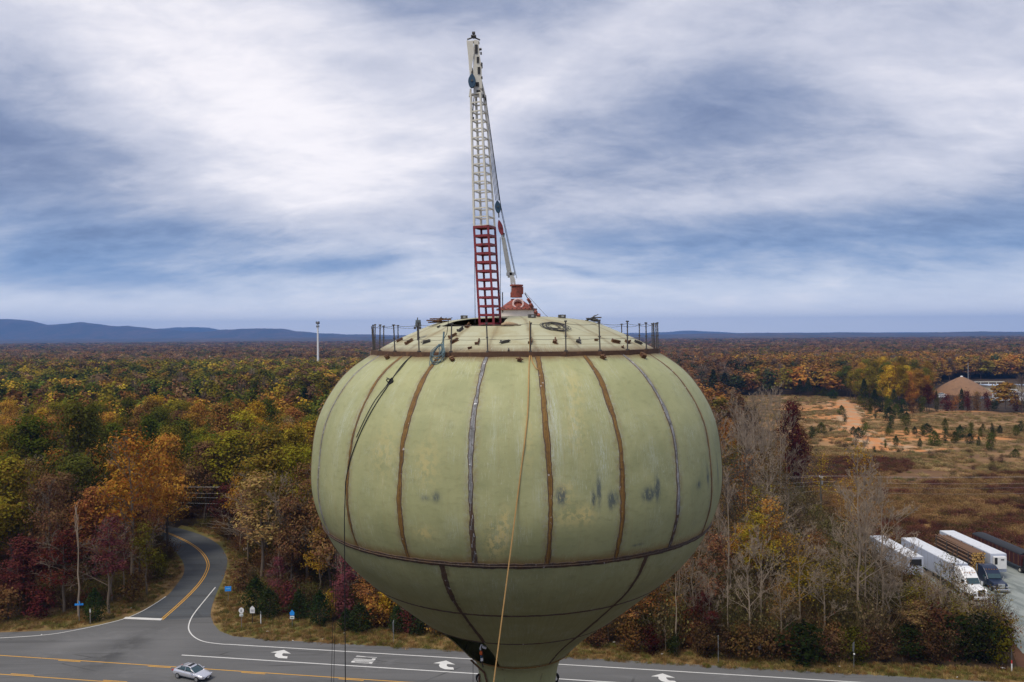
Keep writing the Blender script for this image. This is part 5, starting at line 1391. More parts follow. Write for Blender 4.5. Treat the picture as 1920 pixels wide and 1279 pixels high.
for i in range(60000):
    y = math.sqrt(r.uniform(125 ** 2, 520 ** 2)); x = r.uniform(.2, .70) * y; p = (x, y)
    if not inpoly(p, OPEN) or inpoly(p, LOT) or inpoly(p, TRK): continue
    n = lown(x, y, 17, 1.7) + .5 * lown(x, y, 6, .2)
    if y < 235 + 26 * lown(x, y, 30, .4):
        if r.random() < .15: continue
        c = r.choice([(.17, .065, .045), (.12, .05, .035), (.20, .10, .05), (.13, .09, .035)]) if n > -.1 else r.choice([(.34, .21, .09), (.26, .15, .06)]); put(x, y, r.uniform(.8, 1.8), r.uniform(.4, 1.2), c, 5 + r.randrange(2))
    else:
        if r.random() < (.93 if n < .3 else .6): continue
        c = r.choice([(.46, .32, .15), (.36, .26, .12), (.20, .17, .06), (.30, .19, .08)]); put(x, y, r.uniform(.8, 2.2), r.uniform(.3, .9), c, 5 + r.randrange(2))
for i in range(420):
    y = math.sqrt(r.uniform(165 ** 2, 330 ** 2)); x = r.uniform(.28, .70) * y; p = (x, y)
    if inpoly(p, OPEN) and not inpoly(p, LOT) and not inpoly(p, TRK) and lown(x, y, 14, 2.2) > .2: k_ = r.uniform(.25, .65); put(x, y, k_ * 1.3, k_, r.choice([(.12, .06, .04), (.09, .075, .03), (.15, .09, .05)]), r.randrange(3))
scatter('field_weeds', PP, SS, RR, TT, II, lib2, 'dry brown weeds and broom grass covering the field', 'weeds')

# ------------------------------------------------------------------ far plain, hills and mountains
def far_col(t, x, y, co):
    a = t.noise(t.vscale(co, (1, .35, 1)), .004, 8, .7, .5); b = t.noise(co, .02, 6, .7)
    c = t.mix(t.ramp(a, .35, .65), (.045, .035, .022), (.10, .058, .034)); c = t.mix(t.ramp(b, .45, .7), c, (.03, .035, .022))
    return t.mix(t.ramp(t.noise(t.vscale(co, (.4, 1, 1)), .0035, 5, .6), .72, .78), c, (.35, .30, .22))


def ridge_mesh(name, y0, hfun, a0, a1, m, depth=2500, n=260):
    mb = MB(); rows = 7
    for i in range(n + 1):
        a = a0 + (a1 - a0) * i / n
        for j in range(rows):
            u = j / (rows - 1); yy = y0 + depth * (u - .5); prf = math.sin(math.pi * (.5 * u if u < .0 else u)) ** 1.3
            x = math.tan(R(a)) * y0 * (1 + .0 * u); h = hfun(a); jag = (lown(x, yy, y0 * .018, j) * .03 + lown(x, yy, y0 * .006, j * 2.) * .012) * h
            mb.v.append(Vector((x, yy, -2 + (h + jag) * prf)))
    for i in range(n):
        for j in range(rows - 1):
            b = i * rows + j; mb.f.append((b, b + rows, b + rows + 1, b + 1))
    return tag(mb.build(name, m, None, True), kind='structure')


HM = gmat('distant_woodland', far_col)
def pxa(px): return math.degrees(math.atan((px - 960) / FPX))
def prof_px(L, Y):      # L = (px, height above the true horizon in px)
    A_ = [(pxa(p), CAMZ + max(k, -1.6) / FPX * Y) for p, k in L]
    def f(a):
        for (x0, h0_), (x1, h1_) in zip(A_, A_[1:]):
            if x0 <= a <= x1:
                u = (a - x0) / (x1 - x0); u = u * u * (3 - 2 * u); return h0_ + (h1_ - h0_) * u
        return A_[0][1] if a < A_[0][0] else A_[-1][1]
    return f


# heights in px above a level horizon that itself runs from 635.5 (left) to 622.5 (right)
HZ = lambda x: 629 - (x - 960) * math.tan(-ROLL)
mt = [(-500, 602), (-200, 606), (0, 598), (40, 599), (92, 608), (150, 606), (230, 610), (300, 617), (380, 622), (430, 618), (480, 614), (520, 616), (560, 621), (610, 625), (660, 627), (800, 628), (960, 628), (1500, 626), (2500, 622)]
ridge_mesh('hills', 9500, prof_px([(p, HZ(p) - y) for p, y in mt], 9500), -46, 46, HM, 2200, 420)
mt2 = [(-500, 630), (240, 630), (300, 616), (340, 613), (385, 614), (420, 620), (480, 632), (1200, 624), (1240, 622.5), (1290, 619.5), (1330, 622), (1400, 624), (2500, 620)]
ridge_mesh('hills', 12200, prof_px([(p, HZ(p) - y) for p, y in mt2], 12200), -46, 46, HM, 1500, 300)
low1 = [(-600, 636), (0, 636), (300, 634), (700, 631), (1240, 626.5), (1400, 624.5), (1500, 624), (1640, 623.5), (1700, 624), (1800, 621.8), (1900, 621.5), (2600, 620)]
ridge_mesh('hills', 7300, prof_px([(p, HZ(p) - y) for p, y in low1], 7300), -46, 46, HM, 1800, 300)
for Y_, off, sd2 in ((5700, 4.0, 1.0), (4600, 7.0, 2.2)):
    ridge_mesh('wooded_rise', Y_, (lambda Y_, off, sd2: (lambda a: CAMZ - off / FPX * Y_ + 1.2 / FPX * Y_ * (math.sin(a * .35 + sd2) + .6 * math.sin(a * .93 + sd2 * 2))))(Y_, off, sd2), -46, 46, HM, 1500, 400)

# ------------------------------------------------------------------ tree labels: look, neighbour, where it stands
def where(px, py, x, y):
    if y > 300: d = 'far back'
    elif y > 210: d = 'deep'
    elif y > 150: d = 'mid-depth'
    elif y > 122: d = 'second rank'
    else: d = 'front rank'
    if px < 200: h = 'by the left photo edge'
    elif px < 420: h = 'left of the side road'
    elif px < 700: h = 'between side road and tower'
    elif px < 1300: h = 'beside the tower bowl'
    elif px < 1420: h = 'just right of the tower'
    elif px < 1560: h = 'left of the utility pole'
    elif px < 1700: h = 'right of the utility pole'
    else: h = 'by the trucks or yard'
    return d, h


SHORT = dict(dim='bare ', broad='', airy='thin ', bare='bare ', sparse='sparse ', pine='young pine ', tallpine='pine ', shrub='bush ', snag='dead ')
def short(t): return (WORD[t[8]] + ' one') if t[7] in ('broad', 'airy') else ('bare one' if t[7] in ('bare', 'sparse', 'dim') else (SHORT[t[7]].strip()))
seen = set()
for t_ in TREES:
    e_, d, px, py, x, y, h, kind, colour = t_
    rk, wh = where(px, py, x, y); size = 'tall' if h > 20 else ('low' if h < 9 else '')
    base_d = {'dim': 'leafless brown tree', 'bare': 'leafless pale tree', 'sparse': 'sparse %s-leaved tree' % WORD[colour].replace(' ', '-'), 'pine': 'small pine' if h < 4 else 'young pine', 'tallpine': 'tall pine', 'snag': 'dead trunk', 'shrub': WORD[colour] + ' bush'}.get(kind, WORD[colour] + (' full tree' if kind == 'broad' else ' thin tree'))
    nb = sorted((q for q in TREES if q[0] is not e_), key=lambda q: (q[2] - px) ** 2 + (q[3] - py) ** 2 * 2)[:20]
    opts = [base_d + ', ' + rk + ' ' + wh]
    for q in nb:
        rel = 'left of' if q[2] - px > abs(q[3] - py) else ('right of' if px - q[2] > abs(q[3] - py) else ('behind' if y > q[5] else 'before'))
        opts.append('%s %s a %s, %s %s' % (base_d, rel, short(q), rk, wh))
    for q in nb: opts.append('%s beside a %s, %s %s' % (base_d, short(q), rk, wh))
    for pre in ('', size or 'middling', 'wide' if e_.scale[0] > 1 else 'narrow', 'leaning' if False else 'big' if h > 18 else 'small'):
        done = False
        for o_ in opts:
            l = (pre + ' ' + o_).strip()
            if l not in seen and len(l.replace(',', '').replace('-', ' ').split()) <= 16: seen.add(l); e_['label'] = l; done = True; break
        if done: break
    else: e_['label'] = opts[0]

# ------------------------------------------------------------------ signs, posts and litter along the road
def post(root_, p0, h, m, r=.035, nm='post', sq=False):
    mb = MB()
    if sq: mb.box((0, 0, h / 2 - .1), (r * 2, r * 2, h + .2))
    else: mb.tube([(0, 0, -.2), (0, 0, h)], r, 8)
    return mb.build(nm, m, root_)


M['blue_sign'] = mat('blue_sign', (.02, .26, .75), .4); M['sign_back'] = mat('sign_back', (.26, .27, .28), .45, .5); M['green_sign'] = mat('green_sign', (.02, .12, .06), .5); M['wood'] = mat('weathered_wood', (.20, .17, .14), .9, 0, .25, 8)
def sign(name, px, py, topy, label, cat='sign', h=None, group=None):
    g = G(px, py); hh = h or CAMZ - (topy - 629 - (px - 960) * 0.0) / FPX * g.y
    return empty(name, (g.x, g.y, 0), 0, label, cat, group), hh


r_, h = sign('street_name_sign', 148.5, 1168, 1133, 'blue street-name blades on a thin post on the left verge', h=2.75)
post(r_, 0, h, M['sign_back']); MB().box((0, 0, h - .15), (1.15, .03, .28), .12).build('blade', M['blue_sign'], r_, bevel=.01); MB().box((.05, 0, h + .16), (.95, .03, .26), -.9).build('blade', M['blue_sign'], r_, bevel=.01)
r_, h = sign('marker_post', 169.5, 1170, 1137, 'weathered wooden post with a white cap on the left verge', 'post', 2.2)
post(r_, 0, h, M['wood'], .06, 'shaft', True); MB().box((0, 0, h - .3), (.14, .14, .55)).build('cap', M['white'], r_, bevel=.01)
r_, h = sign('sign_board', 428, 1128, 1104, 'square blue sign on a post right of the side road', h=2.1)
post(r_, 0, h, M['sign_back']); MB().box((0, -.05, h - .15), (.95, .03, .75), .1).build('panel', M['blue_sign'], r_, bevel=.02); MB().box((0, -.07, h - .12), (.6, .01, .14), .1).build('lettering_bar', mat('pale_blue', (.2, .45, .8), .5), r_)
r_, h = sign('route_sign', 453, 1180, 1140, 'white route shield over a small arrow plate on the right verge', h=2.9)
post(r_, 0, h, M['sign_back'])
mb = MB(); mb.prism([Vector((.36 * math.sin(a) * (1.0 if abs(math.cos(a)) < .9 else .8), -.05, h - .3 + .40 * math.cos(a))) for a in [i * math.pi / 8 for i in range(16)]], (0, .03, 0)); mb.build('shield', M['white'], r_)
mb = MB(); mb.box((-.03, -.06, h - .32), (.10, .02, .34)); mb.build('route_digit', M['black'], r_)
MB().box((0, -.05, h - .92), (.5, .03, .36)).build('arrow_plate', M['white'], r_, bevel=.01)
mb = MB(); mb.box((0, -.075, h - .92), (.3, .012, .06)); mb.poly([(.12, -.083, h - .82), (.12, -.083, h - 1.02), (.22, -.083, h - .92)]); mb.build('arrow', M['green_sign'], r_)
r_, h = sign('notice_sign', 473.5, 1171, 1141, 'white house-shaped sign on a black post on the right verge', h=2.25)
post(r_, 0, h, M['black'], .05); mb = MB(); mb.prism([(-.33, -.06, h - .65), (.33, -.06, h - .65), (.33, -.06, h + .05), (0, -.06, h + .38), (-.33, -.06, h + .05)], (0, .04, 0)); mb.build('panel', M['white'], r_)
MB().box((0, -.075, h - .28), (.4, .01, .3)).build('emblem', mat('grey_print', (.4, .4, .42), .6), r_)
r_, h = sign('marker_post', 489, 1172, 1147, 'plain white marker post on the right verge', 'post', 1.9)
post(r_, 0, h - .4, M['white'], .07, 'shaft'); MB().tube([(0, 0, h - .4), (0, 0, h)], .07, 8).build('cap', M['sign_back'], r_)
r_, h = sign('sign_board', 548, 1177, 1149, 'blue pentagon sign over a white plate on the right verge', h=2.2)
post(r_, 0, h, M['sign_back']); mb = MB(); mb.prism([(-.28, -.05, h - .5), (.28, -.05, h - .5), (.33, -.05, h - .1), (0, -.05, h + .3), (-.33, -.05, h - .1)], (0, .03, 0)); mb.build('panel', M['blue_sign'], r_); MB().box((0, -.05, h - .78), (.6, .03, .42), 0).build('plate', M['white'], r_, bevel=.01); MB().box((0, -.07, h - .78), (.42, .012, .1), 0).build('print', M['green_sign'], r_)
r_, h = sign('road_sign', 738, 1206, 1168, 'grey sign seen edge-on under the tower bowl', h=2.9)
post(r_, 0, h, M['sign_back']); MB().box((0, 0, h - .65), (.10, .85, 1.25), 0.05).build('panel', M['sign_back'], r_, bevel=.02)
r_, h = sign('thin_post', 1346.8, 1243, 1196, 'bare thin metal post by the road right of the tower', 'post', 3.3)
post(r_, 0, h, M['sign_back'], .04); MB().box((0, 0, h), (.12, .12, .08)).build('cap', M['sign_back'], r_)
r_, h = sign('utility_box', 1424, 1236, 1212, 'small grey box on a post in the brush right of the tower', 'box', 1.9)
post(r_, 0, h, M['sign_back'], .05); MB().box((0, 0, h - .3), (.42, .25, .75)).build('case', M['sign_back'], r_, bevel=.02)
r_, h = sign('road_sign', 1601, 1255, 1209, 'grey sign back on a post with a white reflector, below the utility pole', h=3.2)
post(r_, 0, h, M['sign_back']); MB().box((.0, .05, h - .5), (.75, .03, .95), .9).build('panel', M['sign_back'], r_, bevel=.02); mb = MB(); mb.lathe([(0.001, -.11), (.09, -.06), (.11, 0), (.09, .06), (.001, .11)], 12, (0, -.1, h - 1.35)); mb.build('reflector', M['white'], r_, True)
r_, h = sign('marker_post', 1897, 1259, 1218, 'marker post banded dark, red and white by the lot entrance', 'post', 2.6)
mb = MB(); mb.tube([(0, 0, -.1), (0, 0, .95)], .07, 8); mb.build('white_band', M['white'], r_); MB().tube([(0, 0, .95), (0, 0, 1.35)], .07, 8).build('red_band', mat('red_band', (.5, .04, .03), .5), r_); MB().tube([(0, 0, 1.35), (0, 0, 2.6)], .07, 8).build('dark_band', M['steel_dark'], r_)
for px, py, lb, s_ in ((315, 985, 'small white sign at the far bend of the side road', 1.0), (460, 1046, 'small pale poster sign on the bank right of the side road', .8)):
    r_, h = sign('notice_board', px, py, py - 18, lb, h=1.6 if s_ == .8 else 2.3)
    post(r_, 0, h, M['wood']); MB().box((0, -.05, h), (.85 * s_, .03, .55 * s_)).build('panel', M['white'], r_, bevel=.01); MB().box((0, -.07, h), (.5 * s_, .01, .2 * s_)).build('print', mat('faded_print', (.45, .3, .3), .7), r_)
# litter
q = random.Random(8)
for px, py, s_, lb in ((503, 1185, .55, 'flattened pale blue and white wrapper on the right verge'), (487, 1187, .2, 'tiny white scrap left of the blue wrapper'), (645, 1188, .42, 'white cup on the grass behind the hanging lines'), (606, 1199, .32, 'white scrap at the road edge left of the hanging lines'), (629, 1204, .26, 'pinkish scrap at the road edge by the hanging lines'), (549, 1202, .2, 'tiny white scrap at the road edge below the blue pentagon sign'), (588, 1190, .18, 'small pale crumb of litter in the grass above the road edge'),
                       (1241, 1229, .7, 'crumpled white bag by the dead stump right of the tower'), (1151, 1206, .45, 'pale litter in the grass close right of the bowl'), (1575, 1251, .4, 'white scrap just left of the grey sign back'), (1400, 1235, .25, 'white scrap in the brush below the grey box'), (1794, 1271, .3, 'white scrap at the road edge left of the banded post'), (1880, 1254, .5, 'bent pale branch of litter beside the banded post'), (78, 1191, .3, 'white scrap by the left edge line'), (246, 1141, .25, 'white speck of litter on the verge above the stop bar'), (479, 1071, .2, 'white speck on the wooded bank right of the side road')):
    g = G(px, py); mb = MB(); n = 9; pts = [Vector((q.uniform(-.5, .5) * s_, q.uniform(-.4, .4) * s_, q.uniform(.03, .28) * s_ + .03)) for i in range(n)]
    import bmesh
    bm = bmesh.new(); [bm.verts.new(p_) for p_ in pts + [p_ * .9 + Vector((0, 0, -.02)) for p_ in pts[:4]]]; bmesh.ops.convex_hull(bm, input=bm.verts)
    me = bpy.data.meshes.new('litter'); bm.to_mesh(me); bm.free(); me.materials.append(M['white']); o = bpy.data.objects.new('litter', me); C.objects.link(o); o.location = (g.x, g.y, .02); tag(o, lb, 'litter', 'litter along the verges')

# ------------------------------------------------------------------ power line across the scene
PX0 = 62.3; PY0 = 161.0; PH_ = 11.0
pole_x = [PX0 - 210, PX0 - 138, PX0 - 70, PX0, PX0 + 72]; polemat = mat('pole_wood', (.085, .075, .055), .9, 0, .2, 3)
lbs = ['wooden utility pole hidden far left in the woods', 'wooden utility pole deep in the left woods', 'wooden utility pole behind the tower bowl', 'wooden utility pole with wires in the brush left of the field', 'wooden utility pole beyond the trucks']
att = []
for i, x in enumerate(pole_x):
    y = PY0 + (x - PX0) * .02; zt = PH_ - (0 if i >= 3 else .5)
    att.append((x, y, zt))
    if i != 3: continue
    r_ = empty('utility_pole', (x, y, 0), 0, lbs[i], 'utility pole'); MB().tube([(0, 0, -.3), (0, 0, zt)], [.17, .11], 8).build('pole', polemat, r_)
    MB().tube([(.3, 0, zt - 1.6), (.3, 0, zt - .9)], .16, 10).build('transformer', M['grey'], r_); MB().box((0, -.1, zt - .25), (.12, 1.5, .1)).build('crossarm', M['wood'], r_)
    mb = MB()
    for dy in (-.7, 0, .7): mb.tube([(0, dy - .1, zt - .2), (0, dy - .1, zt + .12)], .05, 6)
    mb.build('insulator', M['white'], r_); MB().tube([(0, 0, zt), (.5, -.5, zt + .1)], .03, 5).build('bracket', M['white'], r_)
for w_, (dz, dy, lb) in enumerate(((.15, -.7, 'topmost wire of the power line behind the tower'), (.15, .7, 'second wire of the power line behind the tower'), (-1.0, 0, 'third wire of the power line behind the tower'), (-1.8, 0, 'fourth wire of the power line behind the tower'), (-2.9, .05, 'lowest thin wire of the power line behind the tower'))):
    pts = []
    for a_, b_ in zip(att, att[1:]):
        for k in range(10):
            u = k / 10; pts.append(Vector((a_[0] + (b_[0] - a_[0]) * u, a_[1] + (b_[1] - a_[1]) * u + dy, a_[2] + dz + (b_[2] - a_[2]) * u - 1.1 * 4 * u * (1 - u) * (.55 + .1 * w_))))
    tag(MB().tube(pts, .010, 4, False).build('power_wire', mat('wire_grey', (.55, .50, .47), .5, .1) if w_ < 3 else M['grey']), lb, 'wire', 'wires of the power line')

# monopole, masts far off
def mast_far(name, px, topy, botz, Y, wpx, label, m, head=True):
    p = W(px, 640, Y); zt = CAMZ + (HZ(px) - topy) / FPX * Y; r_ = empty(name, (p.x, Y, 0), 0, label, 'mast'); rr_ = wpx / 2 / FPX * Y
    MB().tube([(0, 0, 0), (0, 0, zt)], [rr_, rr_ * .6], 10).build('pole', m, r_)
    if head:
        mb = MB()
        for k in range(9):
            a = 2 * math.pi * k / 9; mb.box((1.6 * math.cos(a), 1.6 * math.sin(a), zt - 1.2), (.35, .5, 2.4), a)
        mb.tube([(0, 0, zt - 1.6), (0, 0, zt - 1.2)], 1.5, 12); mb.tube([(0, 0, zt - 5.0), (0, 0, zt - 4.6)], 1.2, 12)
        for k in range(5):
            a = 2 * math.pi * k / 5; mb.box((1.3 * math.cos(a), 1.3 * math.sin(a), zt - 4.7), (.3, .4, 1.9), a)
        mb.build('antenna_array', M['steel_dark'], r_)
    else: MB().box((0, 0, zt - 1), (.3, .3, .8)).build('tip', M['white'], r_)


mast_far('cell_tower', 596, 603, 0, 760, 4.6, 'white monopole cell tower with dark antenna ring above the woods', mat('white_pole', (.75, .75, .75), .5))
mast_far('radio_mast', 1815, 680, 0, 640, 1.6, 'thin pale radio mast behind the cone-shaped dome', M['grey'], False)
mast_far('light_pole', 393, 667, 0, 900, 2.2, 'short pale pole poking out of the distant left woods', M['cream'], False)
mast_far('light_pole', 1576, 692, 0, 560, 1.6, 'thin pale pole among bare trees beyond the dirt path', M['grey'], False)

# ------------------------------------------------------------------ yard: storage dome and sheds beyond the field
dm = empty('salt_dome', (W(1803, 700, 510).x, 510, 0), 0, 'brown cone-roofed storage dome with a white tip beyond the field', 'storage dome')
mb = MB(); zt = CAMZ + (HZ(1803) - 706) / FPX * 510; rb = 17.5
mb.lathe([(rb * 1.02, .5), (rb * .94, zt * .18), (rb * .70, zt * .44), (rb * .40, zt * .72), (rb * .16, zt * .91), (.5, zt - .05)], 40)
mb.build('roof', mat('brown_shingle', (.22, .12, .062), .9, 0, .12, .6, (.16, .09, .05), (.5, .7), .35), dm, True); MB().lathe([(rb * 1.0, 0), (rb * 1.0, .6)], 40).build('base_wall', mat('beige_wall', (.5, .42, .3), .8), dm); MB().lathe([(.9, zt - .35), (.7, zt + .3), (.05, zt + .5)], 12).build('tip_vent', M['white'], dm)


def shed(name, px0, px1, Y, zt, dep, label, wallm, roofm, bays=0, cat='building', roof='flat'):
    x0, x1 = W(px0, 700, Y).x, W(px1, 700, Y).x; L = x1 - x0; r_ = empty(name, ((x0 + x1) / 2, Y, 0), 0, label, cat)
    mb = MB()
    if bays:
        mb.box((0, dep / 2, zt / 2), (L, .3, zt)); mb.box((-L / 2 + 1.5, 0, zt / 2), (3, dep * .9, zt)); 
        for k in range(bays + 1): mb.box((-L / 2 + 3 + (L - 3.3) * k / bays, -dep / 2 + .4, zt / 2), (.45, .45, zt))
    else: mb.box((0, 0, zt / 2), (L, dep, zt))
    mb.build('wall', wallm, r_)
    mb = MB()
    if roof == 'flat': mb.box((0, 0, zt + .25), (L + 1, dep + 1, .5))
    else: mb.prism([(-L / 2 - .4, -dep / 2 - .4, zt), (-L / 2 - .4, dep / 2 + .4, zt), (-L / 2 - .4, 0, zt + dep * .22)], (L + .8, 0, 0))
    mb.build('roof', roofm, r_)
    if not bays:
        for k in range(3): MB().box((-L / 3 + k * L / 3, -dep / 2 - .03, zt * .45), (L * .12, .06, zt * .4)).build('door' if k == 1 else 'window', M['glass'], r_)
    return r_


BEI = mat('beige_panel', (.55, .46, .32), .7); PB = mat('pale_blue_roof', (.42, .50, .62), .5); GRY = mat('grey_panel', (.30, .31, .33), .6)
shed('open_shed', 1846, 1900, 520, 5.2, 9, 'open-fronted shed with pale blue flat roof right of the dome', BEI, PB, 4)
shed('metal_shed', 1914, 1990, 505, 6.0, 10, 'beige shed with pale blue roof at the right photo edge', BEI, PB)
shed('low_office', 1868, 1905, 468, 4.6, 8, 'small white building behind the reddish bushes right of the dome', M['white'], M['white'], 0, 'building', 'gable')
shed('long_shed', 1908, 1950, 466, 2.9, 7, 'long low white building in front of the yard at right', M['white'], GRY, 0, 'building', 'gable')
fr = empty('gantry_frame', (W(1852, 700, 560).x, 560, 0), 0, 'thin pale open gantry frame behind the shed roof', 'frame'); mb = MB()
fx0, fx1 = W(1824, 700, 560).x - fr.location.x, W(1883, 700, 560).x - fr.location.x
zt = CAMZ + (HZ(1850) - 716) / FPX * 560
mb.box(((fx0 + fx1) / 2, 0, zt), (fx1 - fx0, .4, .5)); mb.build('beam', M['cream'], fr)
for k in range(5): MB().box((fx0 + (fx1 - fx0) * k / 4, 0, zt / 2 - .15), (.4, .38, zt - .3)).build('column', M['cream'], fr)


def small_vehicle(name, px, Y, L, Wd, H, colour, label, cat, rz=0.0, cabm=None):
    x = W(px, 700, Y).x; r_ = empty(name, (x, Y, 0), rz, label, cat)
    m = mat('paint_' + name, colour, .4)
    mb = MB(); mb.box((-L * .08, 0, H * .42), (L * .80, Wd, H * .62)); mb.build('body', m, r_, bevel=.08)
    mb = MB(); mb.box((-L * .12, 0, H * .84), (L * .55, Wd * .88, H * .26), taper=(.85, .85)); mb.build('cabin', cabm or M['glass'], r_, bevel=.06)
    MB().box((-L * .12, 0, H * .985), (L * .48, Wd * .76, .05)).build('roof', m, r_)
    MB().box((L * .40, 0, H * .34), (L * .2, Wd * .96, H * .40), taper=(.8, .95)).build('bonnet', m, r_, bevel=.06)
    for sx in (-.32, .32):
        for sy in (-1, 1):
            MB().tube([(sx * L, sy * (Wd / 2 - .12), H * .19), (sx * L, sy * (Wd / 2 + .02), H * .19)], H * .19, 12).build('wheel', M['tyre'], r_)
    return r_


for a in [('parked_bus', 1775, 540, 7, 2.5, 3.0, (.70, .34, .02), 'yellow-orange truck with a white top just left of the dome', 'truck', 1.2), ('parked_van', 1766, 500, 5, 2.0, 2.0, (.6, .6, .6), 'white van parked below the yellow truck', 'van', .2), ('parked_car', 1765, 488, 4.6, 1.8, 1.5, (.6, .6, .62), 'pale car nearest the bushes left of the dome', 'car', .1),
          ('parked_van', 1836, 528, 5.5, 2.1, 2.4, (.7, .7, .7), 'white van against the right slope of the dome', 'van', 0), ('parked_car', 1897, 480, 4.6, 1.8, 1.5, (.65, .65, .65), 'white car in front of the open shed', 'car', .3), ('parked_car', 1860, 498, 4.5, 1.8, 1.5, (.35, .04, .04), 'small red car beside the open shed', 'car', .5), ('parked_truck', 1912, 470, 6, 2.2, 2.6, (.7, .7, .7), 'white box truck at the right photo edge', 'truck', .8), ('parked_car', 1845, 478, 4.5, 1.8, 1.4, (.25, .3, .4), 'blue-grey car below the white van', 'car', .1)]:
    small_vehicle(*a[:7], a[7], a[8], a[9])
sheet('yard_paving', [(1858, 752), (1850, 738), (1838, 728), (2200, 722), (2300, 752), (1990, 752)], .03, gmat('yard_asphalt', lambda t, x, y, co: t.mix(t.noise(co, .1, 5, .6), (.10, .105, .11), (.17, .175, .18))))

# ------------------------------------------------------------------ lorries on the gravel
def wheel(parent, x, y, r=.5, wdt=.3, m=None):
    o = MB().tube([(x - wdt / 2, y, r), (x + wdt / 2, y, r)], r, 16).build('wheel', M['tyre'], parent, bevel=.02)
    MB().tube([(x - wdt / 2 - .01, y, r), (x + wdt / 2 + .01, y, r)], r * .5, 12).build('rim', m or M['chrome'], o)


TW = mat('trailer_white', (.44, .475, .56), .45, 0, .08, .8, (.42, .42, .44), (.6, .8), 2.0); ROOFW = mat('trailer_roof', (.60, .62, .65), .5, 0, .1, 1.5, (.35, .33, .30), (.58, .72), 1.8)
def trailer(x, y0, y1, H, label, reefer=False, wd=2.6, rz=0.0):
    L = y1 - y0; r_ = empty('box_trailer', (x, y0, 0), rz, label, 'trailer', 'trailers parked on the gravel lot')
    b = MB(); b.box((0, L / 2, 1.15 + (H - 1.15) / 2), (wd, L, H - 1.15)); b.build('box', TW, r_, bevel=.04)
    MB().box((0, L / 2, H + .02), (wd - .12, L - .12, .05)).build('roof', ROOFW, r_)
    mb = MB(); mb.box((0, L / 2, 1.0), (.9, L * .94, .26)); mb.box((0, L - 1.8, .75), (1.8, 3.0, .3)); mb.build('chassis', M['steel_dark'], r_)
    for yy in (L - 1.2, L - 2.6):
        for sx in (-1, 1): wheel(r_, sx * (wd / 2 - .3), yy, .5, .5)
    for sx in (-1, 1): MB().box((sx * .9, 2.6, .6), (.14, .2, 1.1)).build('landing_leg', M['steel_dark'], r_)
    mb = MB()
    for k in range(8): mb.box((-wd / 2 - .012, L * (k + .5) / 8, 1.15 + (H - 1.15) / 2), (.02, .05, H - 1.4))
    mb.build('side_ribs', M['grey'], r_)
    if reefer:
        u = MB().box((0, -.28, 2.75), (2.0, .55, 2.0)).build('cooling_unit', M['white'], r_, bevel=.08); MB().box((-.75, -.57, 3.1), (.45, .03, 1.1)).build('grille', M['black'], u); MB().box((.3, -.57, 3.3), (.5, .03, .2)).build('vent', M['steel_dark'], u)
    return r_


trailer(64.4, 127.3, 141.0, 4.05, 'white box trailer furthest left, half hidden by bare trees', False)
MB_ = None
o = [q for q in kids if q.startswith('box_trailer')][-1]
MB().box((0, -.03, 3.2), (1.9, .05, 1.0)).build('cooling_recess', M['black'], bpy.data.objects[o], bevel=.01)
trailer(69.2, 123.3, 139.2, 4.1, 'long white box trailer coupled to the white lorry cab', False)
trailer(78.5, 128.6, 144.0, 4.1, 'white refrigerated trailer standing without a cab, right of the logs', True)


